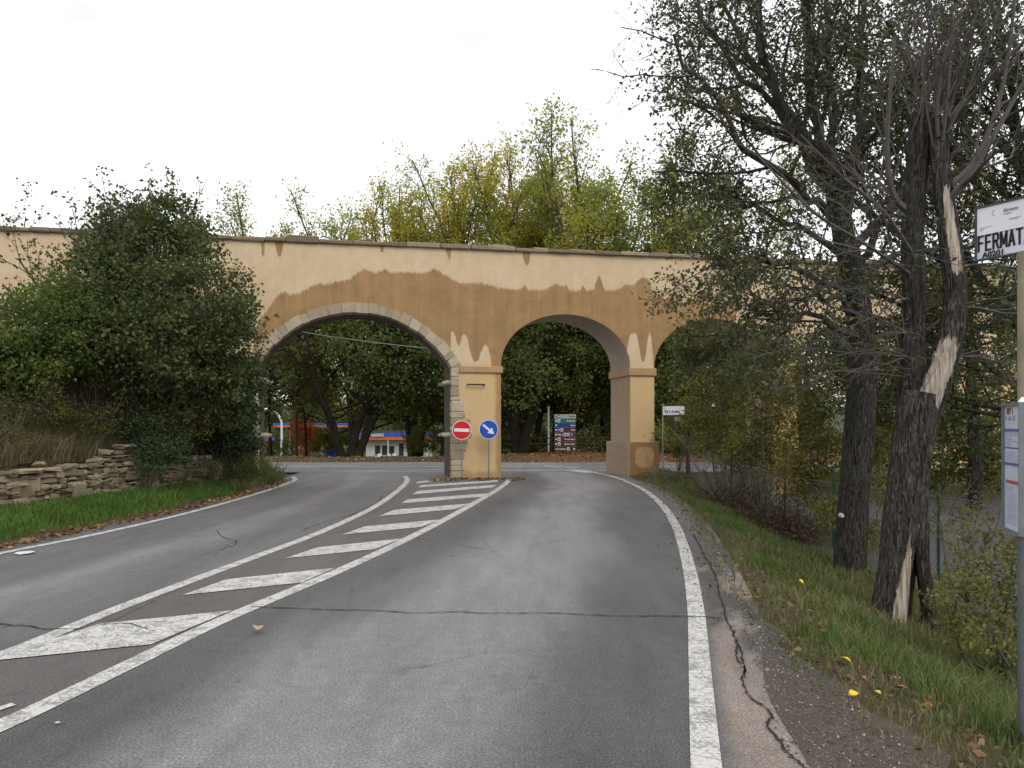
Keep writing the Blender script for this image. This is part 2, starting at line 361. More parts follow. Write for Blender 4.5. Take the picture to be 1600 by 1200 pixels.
cols = cols*(1-sh)+sh*(np.array([[.075, .070, .068]])*(1-pale)+np.array([[.22, .185, .16]])*pale)
inh = ((X > xhl) & (X < xh) & (Y < 24))[:, None]
cols = np.where(inh, cols*np.array([[1.0, .95, .92]])*.90, cols)
nr = len(rows); idx = np.arange(nr*nc).reshape(nr, nc); a = idx[:-1, :-1].ravel(); b = idx[:-1, 1:].ravel(); c = idx[1:, 1:].ravel(); d = idx[1:, :-1].ravel()
road = tri_mesh('road', RV, np.concatenate([np.stack([a, b, c], 1), np.stack([a, c, d], 1)]), M['asphalt']); set_col(road, cols); struct(road)
# crossing road, running left to right behind the aqueduct
cx = np.concatenate([np.linspace(-120, -31, 20), np.linspace(-30, 30, 121), np.linspace(31, 120, 20)]); cy = np.linspace(28.2, 36.4, 34)
CXg, CYg = np.meshgrid(cx, cy); jag = (fbm(CXg*.6, CYg*0, 51)-.47)*.5*(CYg > 36.2)
CV = np.stack([CXg.ravel(), (CYg+jag).ravel(), 0*CXg.ravel()-.004], 1)
idx = np.arange(CXg.size).reshape(CXg.shape); a = idx[:-1, :-1].ravel(); b = idx[:-1, 1:].ravel(); c = idx[1:, 1:].ravel(); d = idx[1:, :-1].ravel()
cross = tri_mesh('crossing_road', CV, np.concatenate([np.stack([a, b, c], 1), np.stack([a, c, d], 1)]), M['asphalt']); struct(cross)
cb = .145+.10*smooth(.45, .6, fbm(CV[:, 0]*.25, CV[:, 1]*1.3, 55)); set_col(cross, np.stack([cb, cb*.985, cb*.985], 1))

# gravel shoulder between asphalt and verge
def strip(name, Ys, xa, xb, z, mat, n=7, jag=0.0, seed=1):
    V = []; 
    for Y in Ys:
        for k in range(n):
            t = k/(n-1); V.append((xa(Y)*(1-t)+xb(Y)*t+(jag*(vnoise(Y*3.1, 0, seed)-.5) if k in (n-1,) else 0), Y, z(t)))
    idx = np.arange(len(Ys)*n).reshape(len(Ys), n); a = idx[:-1, :-1].ravel(); b = idx[:-1, 1:].ravel(); c = idx[1:, 1:].ravel(); d = idx[1:, :-1].ravel()
    return tri_mesh(name, np.array(V), np.concatenate([np.stack([a, b, c], 1), np.stack([a, c, d], 1)]), mat)
g = NG('gravel'); c = g.coord(); vo = g.n("ShaderNodeTexVoronoi"); g.t.links.new(c, vo.inputs['Vector']); vo.inputs['Scale'].default_value = 120
s_ = g.n("ShaderNodeSeparateColor"); g.t.links.new(vo.outputs['Color'], s_.inputs[0]); n1 = g.noise(c, 5, 5, .7)
col = g.ramp(s_.outputs[0], [(0, (.05, .042, .037)), (.5, (.085, .072, .063)), (.88, (.125, .108, .095)), (1, (.25, .235, .215))])
col = g.mix(g.ramp(n1, [(.4, .15), (.65, .85)]), col, (.072, .056, .046))
M['gravel'] = g.pbr(col, .9, g.bump(vo.outputs['Distance'], .6, .012), spec=.2)
Ys = np.concatenate([np.arange(-3.5, 12, .15), np.arange(12, 24.1, .3)])
gs = strip('gravel_shoulder', Ys, lambda Y: xat(RL, Y)+.45+.05*math.sin(Y*2.3), lambda Y: float(x_edge(Y))+.14, lambda t: .006-.012*t, M['gravel'], 7, .25); struct(gs)
# loose stones lying on it
n = 2600; Yp = 2.6+13*RNG.uniform(0, 1, n)**2.0; t = RNG.uniform(0, 1, n); Xp = (xat(RL, Yp)+.38)*(1-t)+(x_edge(Yp)+.15)*t
V = []; T = []; octa = np.array([[1, 0, 0], [-1, 0, 0], [0, 1, 0], [0, -1, 0], [0, 0, 1], [0, 0, -1]], float); of = np.array([[0, 2, 4], [2, 1, 4], [1, 3, 4], [3, 0, 4], [2, 0, 5], [1, 2, 5], [3, 1, 5], [0, 3, 5]])
for i in range(n):
    r = RNG.uniform(.003, .009)*(2.0 if RNG.random() < .05 else 1); V.append(octa*RNG.uniform(.6, 1.3, 3)*r+RNG.normal(size=(6, 3))*r*.2+[Xp[i], Yp[i], .004]); T.append(of+i*6)
g = NG('pebble'); r = g.n("ShaderNodeNewGeometry").outputs['Random Per Island']; M['pebble'] = g.pbr(g.ramp(r, [(0, (.06, .055, .05)), (.6, (.15, .135, .12)), (1, (.42, .40, .38))]), .9)
tag(tri_mesh('gravel', np.concatenate(V), np.concatenate(T), M['pebble']), 'loose grey stones scattered along the gravel shoulder', 'gravel', kind='stuff')

# car park below the right verge
lot = struct(MB().build('parking_lot', M['asphalt'])) if False else None
V = np.array([[x, y, -.63] for y in np.linspace(2, 26, 40) for x in np.linspace(5.6, 30, 40)]); idx = np.arange(1600).reshape(40, 40)
a = idx[:-1, :-1].ravel(); b = idx[:-1, 1:].ravel(); c = idx[1:, 1:].ravel(); d = idx[1:, :-1].ravel()
lot = tri_mesh('parking_lot', V, np.concatenate([np.stack([a, b, c], 1), np.stack([a, c, d], 1)]), M['asphalt']); struct(lot); set_col(lot, np.tile([.085, .083, .086], (1600, 1)))

# ---------------------------------------------------------------- painted markings
g = NG('road_paint'); c = g.coord(); n1 = g.noise(c, 45, 6, .75); n2 = g.noise(c, 6, 4, .6)
vo = g.n("ShaderNodeTexVoronoi", feature='DISTANCE_TO_EDGE'); g.t.links.new(c, vo.inputs['Vector']); vo.inputs['Scale'].default_value = 5.5
ck = g.ramp(g.math('ADD', vo.outputs['Distance'], g.math('MULTIPLY', g.math('SUBTRACT', n1, .5), .08)), [(.004, 1.0), (.022, 0.0)])
wear = g.ramp(g.math('ADD', g.math('MULTIPLY', n1, .75), g.math('MULTIPLY', n2, .5)), [(.58, 0.0), (.70, .8)])
col = g.mix(g.math('MAXIMUM', g.math('MULTIPLY', ck, .7), wear), g.ramp(n2, [(.3, (.50, .49, .46)), (.7, (.64, .635, .61))]), (.13, .125, .12))
M['paint'] = g.pbr(col, .75, g.bump(n1, .3, .004))
def ribbon(C, w, z=.005):
    C = np.array(C); t = np.gradient(C, axis=0); t /= np.linalg.norm(t, axis=1, keepdims=True)+1e-9; n = np.stack([-t[:, 1], t[:, 0]], 1)
    w = np.broadcast_to(w, len(C))[:, None]/2
    A, B = C+n*w, C-n*w; mb = MB()
    V = [(p[0], p[1], z) for q in zip(A, B) for p in q]; mb.add(V, [(2*i, 2*i+1, 2*i+3, 2*i+2) for i in range(len(C)-1)]); return mb
def line_thing(name, C, w):
    return struct(ribbon(C, w).build(name, M['paint']))
line_thing('edge_line', RL, .145); line_thing('edge_line', LL, .135)
line_thing('hatching_border', HL, .15); line_thing('hatching_border', HR, .16)
ST = [[(-40,1118),(18,1100),(25,1103),(-40,1125)],[(-25,1035),(154,976),(362,955),(236,1008)],[(284,931),(354,906),(524,888),(472,911)],[(446,873),(496,856),(628,842),(585,859)],[(534,836),(570,823),(690,812),(658,824)],[(592,807),(616,797),(736,787),(712,796)],[(627,787),(637,780.5),(765,771),(755,776.5)],[(644,773),(653,767.5),(778,757.5),(770,762)],[(653,762),(658,758.5),(780,750),(776,753.5)],[(650,756),(652,753),(690,748.5),(694,750.5)]]
for s in ST:
    mb = MB(); P = [gp(*p) for p in s]; mb.add([(p[0], p[1], .0075) for p in P], [tuple(range(4))]); struct(mb.build('hatching_stripe', M['paint']))
# dashes where the lane joins the crossing, and the faint bands on it
for q in [[(880,735.2),(905,734.4),(935,738.2),(915,739)],[(850,727.5),(905,730),(905,731.3),(850,728.8)]]:
    mb = MB(); mb.add([(*gp(*p), .006) for p in q], [(0, 1, 2, 3)]); struct(mb.build('give_way_line', M['paint']))
for (x0, y0, x1, y1) in [(520,727.5,690,724.5),(560,731,690,728),(478,730,560,727)]:
    struct(ribbon(crom([gp(x0, y0), gp((x0+x1)/2, (y0+y1)/2), gp(x1, y1)]), .15, .004).build('crossing_line', M['paint']))

# tar-dark cracks
M['tar'] = plain('tar_crack', (.016, .015, .015), .8)
def crack(pts, w, seed, amp=.05, z=.0085):
    C = crom([gp(*p) for p in pts], 24); s = np.linspace(0, len(C)*.35, len(C)); t = np.gradient(C, axis=0); t /= np.linalg.norm(t, axis=1, keepdims=True)
    nn = np.stack([-t[:, 1], t[:, 0]], 1); C = C+nn*((fbm(s*.22, s*0, seed, 2)-.37)*amp*3+(vnoise(s*2.9, s*0, seed+9)-.5)*.014)[:, None]
    return struct(ribbon(C, w*(.35+1.3*vnoise(s*2.1, s*0, seed+3)), z).build('road_crack', M['tar']))
crack([(395,948),(560,954),(700,958),(830,960),(960,962),(1070,965),(1128,968)], .015, 61, .05)
crack([(0,972),(90,985),(180,978),(250,984)], .018, 63, .08)
crack([(1118,905),(1135,960),(1152,1010),(1160,1055),(1180,1095),(1200,1120),(1210,1150),(1245,1200),(1290,1260)], .012, 65, .035)
crack([(1140,985),(1150,1020),(1166,1060)], .012, 66, .05); crack([(1082,835),(1100,870),(1118,905)], .02, 67, .03)
crack([(600,775),(560,800),(470,830)], .012, 68, .1); crack([(330,828),(360,850),(300,872)], .009, 69, .15)

# ---------------------------------------------------------------- the aqueduct
TH = math.atan(.211); CT = math.cos(TH)
def wu(x): xp = x-CX; z = 25.214/(1-.0001715*xp); return z*xp/F/CT
def wz(x, y): xp = x-CX; z = 25.214/(1-.0001715*xp); return CH-(y-HY)*z/F
aq = thing('aqueduct', 'long ochre plastered aqueduct wall with round arches spanning the road', 'aqueduct', (0, 25.214, 0), TH)
TK = 1.95
def ztop(u): return 7.24+.0066*u
P = [(-48, -1.5)]; ARC = []
def arch(c, hw, zs, rise, n=44, base=-1.5):
    ARC.append((c, hw, zs, rise)); P.append((c-hw, base))
    for k in range(n+1):
        a = math.pi*(1-k/n); P.append((c+hw*math.cos(a), zs+rise*math.sin(a)))
    P.append((c+hw, base))
# left arch: a segment of a circle of radius 3.42
R1, c1, zc1 = 3.46, -4.863, 5.16-3.42; hw1 = 2.925
a0 = math.asin(hw1/R1); P.append((c1-hw1, -1.5))
for k in range(45):
    a = -a0+2*a0*k/44; P.append((c1+R1*math.sin(a), zc1+R1*math.cos(a)))
P.append((c1+hw1, -1.5))
arch(1.82, 2.18, 3.58, 1.70); arch(7.02, 2.18, 3.58, 1.70); arch(11.75, 1.6, 3.58, 1.6)
P += [(48, -1.5), (48, ztop(48))]; P += [(u, ztop(u)) for u in np.linspace(44, -44, 23)] + [(-48, ztop(-48))]
bm = bmesh.new(); vs = [bm.verts.new((p[0], 0, p[1])) for p in P]; f = bm.faces.new(vs)
ex = bmesh.ops.extrude_face_region(bm, geom=[f])
for v in ex['geom']:
    if isinstance(v, bmesh.types.BMVert): v.co.y += TK
bmesh.ops.recalc_face_normals(bm, faces=bm.faces[:])
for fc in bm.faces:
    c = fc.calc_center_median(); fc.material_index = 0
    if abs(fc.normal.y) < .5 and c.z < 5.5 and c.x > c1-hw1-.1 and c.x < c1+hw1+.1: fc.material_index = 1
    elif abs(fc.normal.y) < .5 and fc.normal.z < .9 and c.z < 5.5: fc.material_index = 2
bmesh.ops.triangulate(bm, faces=[q for q in bm.faces if len(q.verts) > 4])
me = bpy.data.meshes.new('wall'); bm.to_mesh(me); bm.free()
# damp patches: outlines measured along the wall
TOPW = [(385,600),(392,560),(397,535),(405,500),(420,482),(427,470),(442,455),(455,461),(470,457),(495,443),(510,444),(535,439),(547,437),(552,430),(570,420),(585,426),(592,425),(601,420),(607,426),(632,426),(667,426),(677,420),(685,422),(695,430),(720,443),(752,442),(779,449),(813,453),(820,445),(825,453),(852,453),(865,444),(881,447),(885,444),(889,453),(907,454),(911,443),(915,454),(928,453),(932,438),(936,430),(940,438),(944,453),(962,454),(976,446),(991,445),(997,437),(1006,434),(1015,438),(1019,458),(1023,462),(1028,457),(1039,471),(1044,463),(1049,462),(1057,475),(1067,476),(1078,469),(1088,466),(1110,474),(1140,470)]
DRY = [(690,583),(702,583),(704,515),(710,520),(717,545),(720,530),(726,520),(732,535),(736,556),(741,566),(747,566),(751,550),(758,537),(764,545),(768,566),(774,583),(965,583),(977,583),(979,560),(981,530),(987,521),(995,522),(999,545),(1003,566),(1008,566),(1011,535),(1015,518),(1019,535),(1021,560),(1023,583)]
DRIP = [(-60,0,0),(300,0,0),(320,1,0),(337,372,0),(372,0,0),(404,0,0),(408,398,0),(413,398,0),(416,0,0),(421,0,0),(430,385,0),(436,402,0),(440,398,0),(451,0,0),(495,0,0),(500,383,0),(505,0,0),(527,0,0),(533,384,0),(538,0,0),(548,0,0),(555,386,0),(562,0,0),(589,0,0),(593,390,0),(599,394,0),(608,0,0),(640,0,0),(647,392,0),(651,0,0),(688,0,0),(697,394,0),(703,407,0),(712,0,0),(735,0,0),(748,398,0),(757,0,0),(811,0,0),(817,400,0),(823,416,0),(829,405,0),(832,0,0),(838,401,0),(853,0,0),(928,0,0),(935,400,0),(945,0,0),(966,0,0),(978,403,0),(986,0,0),(988,0,0),(999,406,0),(1011,0,0),(1026,0,0),(1040,405,0),(1053,402,0),(1060,0,0)]
U0, U1 = -9.0, 8.0
def fcurve(g, u, pts):
    x = g.n("ShaderNodeFloatCurve"); cv = x.mapping.curves[0]; x.mapping.use_clip = False; x.mapping.extend = 'HORIZONTAL'
    us = sorted(pts); cv.points[0].location = us[0]; cv.points[1].location = us[-1]
    for p in us[1:-1]: cv.points.new(*p)
    for p in cv.points: p.handle_type = 'VECTOR'
    x.mapping.update(); g.t.links.new(u, x.inputs['Value']); x.inputs['Factor'].default_value = 1.0; return x.outputs[0]
def plaster(name, stains=True, tint=(1, 1, 1), force=None):
    g = NG(name); c = g.coord(); s = g.n("ShaderNodeSeparateXYZ"); g.t.links.new(c, s.inputs[0]); X, Z = s.outputs[0], s.outputs[2]
    big = g.noise(c, .55, 5, .6); mid = g.noise(c, 3.2, 6, .65); fine = g.noise(c, 38, 4, .7); run = g.noise(g.mapping(c, (1, 1, .05)), 4.0, 5, .6)
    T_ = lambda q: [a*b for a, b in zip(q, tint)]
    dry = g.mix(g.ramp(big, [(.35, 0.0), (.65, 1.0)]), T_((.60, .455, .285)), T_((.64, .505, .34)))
    dry = g.mix(1.0, dry, g.ramp(mid, [(.3, .90), (.7, 1.07)]), 'MULTIPLY'); dry = g.mix(1.0, dry, g.ramp(run, [(.3, .95), (.7, 1.04)]), 'MULTIPLY')
    low = g.math('MULTIPLY', g.math('LESS_THAN', Z, 3.6), 1.0); dry = g.mix(g.math('MULTIPLY', low, .55), dry, T_((.60, .40, .165)))
    hue = g.ramp(g.noise(c, .8, 3), [(.35, 0.0), (.7, 1.0)])
    wet = g.mix(hue, T_((.365, .225, .105)), T_((.315, .205, .10))); wet = g.mix(1.0, wet, g.ramp(run, [(.3, .86), (.7, 1.12)]), 'MULTIPLY'); wet = g.mix(1.0, wet, g.ramp(g.noise(c, 1.7, 7, .7, .6), [(.3, .82), (.5, 1.0), (.72, 1.16)]), 'MULTIPLY'); wet = g.mix(g.ramp(g.noise(g.mapping(c, (1, 1, .3)), 2.4, 6, .7), [(.55, 0.0), (.8, .45)]), wet, T_((.47, .33, .18)))
    if force is not None: m = float(force)
    else:
        ux = g.math('DIVIDE', g.math('ADD', X, -U0), U1-U0)
        nz = g.math('ADD', g.math('MULTIPLY', g.math('SUBTRACT', g.noise(c, 6, 6, .7), .5), .22), g.math('MULTIPLY', g.math('SUBTRACT', g.noise(g.mapping(c, (1, 1, .12)), 14, 4, .6), .5), .20))
        zz = g.math('ADD', Z, nz)
        un = lambda x: (wu(x)-U0)/(U1-U0)
        top = fcurve(g, ux, [(0, .3)]+[(un(x), wz(x, y)/8) for x, y in TOPW]+[(un(1150), wz(1150, 480)/8), (un(1175), .3), (1, .1)])
        dr = fcurve(g, ux, [(0, .0)]+[(un(x), (wz(x, y) if y != 583 else .8)/8) for x, y in DRY]+[(1, 0.0)])
        dp = [(0, 1.03)]
        for x, y, _ in DRIP:
            if x > 300: dp.append((un(x), (wz(x, y)-.03 if y > 1 else 8.2)/8))
        drip = fcurve(g, ux, dp+[(1, 1.03)])
        e = lambda a, b, w: g.math('MULTIPLY_ADD', g.math('SUBTRACT', a, b), 1.0/w, .5, clamp=True)
        m1 = g.math('MULTIPLY', e(g.math('MULTIPLY', top, 8), zz, .09), e(zz, g.math('MAXIMUM', g.math('MULTIPLY', dr, 8), 3.46), .07))
        m2 = e(zz, g.math('MULTIPLY', drip, 8), .05)
        nx = g.math('MULTIPLY', g.math('SUBTRACT', g.noise(c, 2.2, 4), .5), .22); xx_ = g.math('ADD', X, nx)
        edge = g.math('MULTIPLY', g.math('MULTIPLY', e(xx_, -.53, .10), e(0.2, X, .02)), g.math('LESS_THAN', Z, 3.46))
        foot = g.math('MULTIPLY', e(.20, g.math('ADD', zz, nx), .15), e(X, -2.2, .02))
        e2 = g.math('MULTIPLY', g.math('MULTIPLY', e(xx_, 4.70, .06), e(6, X, .02)), g.math('MULTIPLY', g.math('LESS_THAN', Z, 1.25), .9))
        m = g.math('MAXIMUM', g.math('MAXIMUM', m1, m2), g.math('MAXIMUM', g.math('MULTIPLY', edge, .8), g.math('MAXIMUM', g.math('MULTIPLY', foot, .7), e2)))
    col = g.mix(m, dry, wet)
    col = g.mix(1.0, col, g.ramp(fine, [(.3, .93), (.7, 1.06)]), 'MULTIPLY')
    return g.pbr(col, .9, g.bump(g.math('ADD', fine, g.math('MULTIPLY', mid, 2.0)), .25, .012), spec=.15)
M['plaster'] = plaster('plaster'); M['plaster_damp'] = plaster('plaster_damp', force=.72)
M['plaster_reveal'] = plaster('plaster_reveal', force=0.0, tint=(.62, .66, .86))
def stonemat(name, stops, sc=9, isl=True):
    g = NG(name); c = g.coord(); n1 = g.noise(c, sc, 6, .65); n2 = g.noise(c, 1.3, 3); n3 = g.noise(c, 30, 5, .7)
    if isl:
        r = g.n("ShaderNodeNewGeometry").outputs['Random Per Island']; v = g.math('ADD', g.math('MULTIPLY', r, .6), g.math('MULTIPLY', n1, .4))
    else: v = n1
    col = g.ramp(v, stops); col = g.mix(g.ramp(n3, [(.52, 0.0), (.68, .6)]), col, (.10, .09, .07)); col = g.mix(g.ramp(n2, [(.55, 0.0), (.75, .45)]), col, (.10, .10, .055))
    return g.pbr(col, .92, g.bump(g.math('ADD', n1, n3), .6, .02), spec=.15)
M['stone_pale'] = stonemat('stone_pale', [(0, (.27, .22, .155)), (.5, (.43, .365, .26)), (1, (.54, .47, .35))])
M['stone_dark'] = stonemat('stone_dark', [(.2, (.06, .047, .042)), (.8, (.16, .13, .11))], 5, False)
M['stone_wall'] = stonemat('stone_wall', [(0, (.11, .095, .07)), (.45, (.25, .205, .14)), (.8, (.36, .29, .19)), (1, (.33, .315, .28))], 7)
M['coping'] = stonemat('coping', [(0, (.13, .105, .075)), (.6, (.27, .215, .15)), (1, (.36, .30, .22))], 6)
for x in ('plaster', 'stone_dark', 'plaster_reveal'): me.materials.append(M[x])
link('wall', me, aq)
# coping slabs, uneven along the top
mb = MB(); u = -48.0
while u < 48:
    w = random.uniform(.45, 1.1); h = random.uniform(.11, .15)+(.10 if abs(u-wu(455)) < .7 else 0); t = ztop(u+w/2)
    mb.box((u+w/2, TK/2, t+h/2-.004), (w-.006, TK+.22+random.uniform(-.04, .04), h), 0, 0, .012, .025)
    if random.random() < .45: mb.box((u+w*.5, .12, t+h+.025), (w*random.uniform(.4, .8), .35, .06), 0, 0, .015, .02)
    u += w
mb.build('coping', M['coping'], aq)
# ring of voussoirs round the left arch
mb = MB(); a = -a0-.02
while a < a0+.02:
    da = random.uniform(.05, .115); ri = 3.405+random.uniform(-.02, .02); ro = 3.70+random.uniform(-.03, .035); g0 = .0015
    V = []
    for yy_ in (-.022+random.uniform(-.006, .006), .5):
        for (r, q) in ((ri, a+g0), (ro, a+g0), (ro, a+da-g0), (ri, a+da-g0)):
            V.append((c1+r*math.sin(q)+random.uniform(-.01, .01), yy_+random.uniform(-.008, .008), zc1+r*math.cos(q)+random.uniform(-.01, .01)))
    mb.add(V, [(0, 1, 2, 3), (7, 6, 5, 4), (0, 4, 5, 1), (1, 5, 6, 2), (2, 6, 7, 3), (3, 7, 4, 0)]); a += da
mb.build('stone_arch_ring', M['stone_pale'], aq)
# exposed quoins on both flanks of the left arch
for sgn, u_ in ((1, c1+hw1), (-1, c1-hw1)):
    mb = MB(); z = -.1
    while z < 3.46:
        h = random.uniform(.14, .34); h = min(h, 3.5-z)
        w = .26+.38*math.exp(-((z-1.45)/.65)**2)*(sgn > 0)+.12*(z < .9)+random.uniform(-.05, .05)
        mb.box((u_+sgn*(w/2-.03), .12, z+h/2), (w, .30+random.uniform(-.015, .01), h-.012), 0, 0, .012, .025); z += h
    mb.build('stone_quoin', M['stone_pale'], aq)
    for zc in (3.02, 1.36):
        for y in (.22, 1.3): mb = MB(); mb.tube([(u_-sgn*(-.1), y, zc), (u_-sgn*.12, y, zc+.01), (u_-sgn*.28, y, zc-.015)], [.085, .075, .05], 9, 0, True); mb.build('stone_corbel', M['stone_pale'], aq)
# imposts and plinth
def band(name, ua, ub, za, zb, pr, mat):
    m_ = MB(); m_.box(((ua+ub)/2, TK/2, (za+zb)/2), (ub-ua+2*pr, TK+2*pr, zb-za), 0, 0, 0, .012); return m_.build(name, mat, aq)
uc0, uc1, ur0, ur1 = c1+hw1+.24, -.36, 4.0, 4.84
m_ = MB(); m_.box(((uc0+uc1+.06)/2, TK/2, 3.44), (uc1+.06-uc0, TK+.12, .20), 0, 0, 0, .012); m_.build('impost', M['plaster_damp'], aq)
band('impost', ur0, ur1, 3.32, 3.57, .06, M['plaster_damp']); band('impost', 9.2, 10.15, 3.32, 3.57, .06, M['plaster_damp'])
g = NG('plaster_plinth'); c = g.coord(); s = g.n("ShaderNodeSeparateXYZ"); g.t.links.new(c, s.inputs[0])
dx = g.math('DIVIDE', g.math('SUBTRACT', s.outputs[0], 4.44), .36); dz = g.math('DIVIDE', g.math('SUBTRACT', s.outputs[2], .62), .36)
p4 = lambda v: g.math('POWER', g.math('ABSOLUTE', v), 3.0)
rr = g.math('ADD', g.math('ADD', p4(dx), p4(dz)), g.math('MULTIPLY', g.math('SUBTRACT', g.noise(c, 5, 4), .5), .7))
fr = g.math('MULTIPLY', g.ramp(rr, [(.6, 1.0), (1.3, 0.0)]), g.math('LESS_THAN', s.outputs[1], .05))
col = g.mix(fr, (.31, .175, .075), (.50, .335, .155)); side = g.math('GREATER_THAN', s.outputs[1], -.06)
lf = g.math('MULTIPLY', g.math('LESS_THAN', s.outputs[0], 3.93), 1.0); col = g.mix(lf, col, (.34, .26, .185))
col = g.mix(1.0, col, g.ramp(g.noise(c, 6, 6, .7), [(.3, .85), (.7, 1.12)]), 'MULTIPLY'); M['plinth'] = g.pbr(col, .9, g.bump(g.noise(c, 30, 4), .2, .01), spec=.15)
band('plinth', ur0, ur1, -.4, 1.12, .13, M['plinth'])
M['iron'] = plain('iron', (.045, .025, .02), .8, .3)
mb = MB(); ua, ub = wu(729), wu(757); zb = wz(743, 601)
mb.tube([(ua, -.10, zb), (ub, -.10, zb)], .022, 8, 0, True); mb.tube([(ua+.02, -.10, zb), (ua+.02, .03, zb)], .018, 6); mb.tube([(ub-.02, -.10, zb), (ub-.02, .03, zb-.02)], .025, 6)
mb.build('iron_bracket', M['iron'], aq)
# ---------------------------------------------------------------- dry stone wall on the left
mb = MB(); wl = crom(WALL_L[1:], 40); seg = np.r_[0, np.cumsum(np.linalg.norm(np.diff(wl, axis=0), axis=1))]
def wp(s): return np.array([np.interp(s, seg, wl[:, 0]), np.interp(s, seg, wl[:, 1])])
top_h = lambda s: .80+.16*math.sin(s*.9)+.10*math.sin(s*2.3+1)+.12*(vnoise(s*1.7, 0, 71)-.5)
z = 0.0
while z < 1.45:
    h = random.uniform(.05, .125); s = random.uniform(-.2, 0)
    while s < seg[-1]:
        big = random.random() < .10 and z < .6; w = random.choice((random.uniform(.12, .25), random.uniform(.2, .48))); hh = h*random.uniform(.8, 1.05); dz = 0
        if big: w = random.uniform(.35, .5); hh = h+random.uniform(.10, .2)
        p = wp(max(0, s+w/2)); q = wp(max(0, s+w/2)+.1); rz = math.atan2(q[1]-p[1], q[0]-p[0]); g0 = gz(p[0]+.3, p[1])
        if z+hh*.5 < top_h(s+w/2)+.05:
            n_ = np.array([math.sin(rz), -math.cos(rz)]); off = random.uniform(-.05, .06)+(.02 if big else 0)
            mb.box((p[0]+n_[0]*off, p[1]+n_[1]*off, g0-.05+z+hh/2), (w-.008, .30, hh-.004), rz+random.uniform(-.09, .09), 0, .026, random.choice((.018, .03, .045)))
        s += w
    z += h
M['joint'] = plain('joint', (.035, .03, .024), .95)
dsw = thing('dry_stone_wall', 'low dry stone wall of rough brown stones holding back the overgrown bank', 'stone wall', (0, 0, 0))
mb.build('stones', M['stone_wall'], dsw)
mb = MB(); prev = None
for s in np.linspace(0, seg[-1], 40):
    p = wp(s); q = wp(s+.05) if s < seg[-1]-.1 else p+(p-wp(s-.05)); t = nrm(q-p); n_ = np.array([t[1], -t[0]]); h = gz(p[0]+.3, p[1])+max(.2, top_h(s)-.10)
    A = p+n_*.07; B = p-n_*.3; mb.v += [(A[0], A[1], -.2), (A[0], A[1], h), (B[0], B[1], h)]
k = len(mb.v)//3
for i in range(k-1):
    a = 3*i; mb.f += [(a, a+3, a+4, a+1), (a+1, a+4, a+5, a+2)]; mb.m += [0, 0]
mb.build('earth_core', M['joint'], dsw)

# ---------------------------------------------------------------- plants: generators
class Plant:
    def __init__(s, seed): s.r = np.random.default_rng(seed); s.mb = MB(); s.tw = []
    def grow(s, p, d, Ln, r, lev, cfg, r1=None):
        c = cfg[lev]; n = c.get('n', 5); pts = [np.array(p, float)]; d = nrm(d)
        for i in range(n):
            d = nrm(d+s.r.normal(size=3)*c.get('wob', .15)+np.array([0, 0, c.get('up', .05)])); pts.append(pts[-1]+d*Ln/n)
        s.limb(pts, np.linspace(r, r*c.get('tap', .45), n+1), lev, cfg, Ln)
    def limb(s, pts, rad, lev, cfg, Ln=None):
        c = cfg[lev]; pts = np.array(pts, float); rad = np.asarray(rad)
        if Ln is None: Ln = np.linalg.norm(np.diff(pts, axis=0), axis=1).sum()
        if rad[0] > c.get('rmin', 0): s.mb.tube(pts, rad, c.get('sides', 4))
        if lev >= c.get('leaf_from', 99) or lev == len(cfg)-1: s.tw.append(pts)
        if lev == len(cfg)-1: return
        k = c.get('ch', 6); st = c.get('start', .25); ph = s.r.uniform(0, 6.28); n = len(pts)-1
        for j in range(k):
            t = st+(1-st)*(j+s.r.uniform(.1, .9))/k; x = min(t*n, n-1e-3); i = int(x); f = x-i; q = pts[i]*(1-f)+pts[i+1]*f
            ax = nrm(pts[i+1]-pts[i]); ph += 2.4+s.r.uniform(-.5, .5); h = np.array([0, 0, 1.]) if abs(ax[2]) < .95 else np.array([1., 0, 0])
            e1 = nrm(np.cross(ax, h)); e2 = np.cross(ax, e1); an = math.radians(s.r.uniform(*c.get('ang', (30, 60))))
            dd = ax*math.cos(an)+(e1*math.cos(ph)+e2*math.sin(ph))*math.sin(an); dd = dd+np.array([0, 0, c.get('cup', 0)])
            L2 = Ln*s.r.uniform(*c.get('rat', (.4, .65)))*(1-.45*(t-st)/(1-st+1e-6)); s.grow(q, dd, L2, max(.004, (rad[i]*(1-f)+rad[i+1]*f)*c.get('rr', .55)), lev+1, cfg)
    def leafpts(s, per, spread, droop=.3, keep=None):
        P = []; D = []
        for pts in s.tw:
            n = len(pts)-1; k = per if np.isscalar(per) else int(s.r.integers(*per)); 
            if keep is not None: k = int(k*keep(pts[-1])+s.r.random())
            if k <= 0: continue
            t = s.r.uniform(.1, 1, k)*n; i = np.minimum(t.astype(int), n-1); f = (t-i)[:, None]
            P.append(pts[i]*(1-f)+pts[i+1]*f+s.r.normal(size=(k, 3))*spread); dr = nrm(pts[-1]-pts[0])
            D.append(dr*.5+s.r.normal(size=(k, 3))*.8+np.array([0, 0, -droop]))
        return np.concatenate(P), np.concatenate(D)
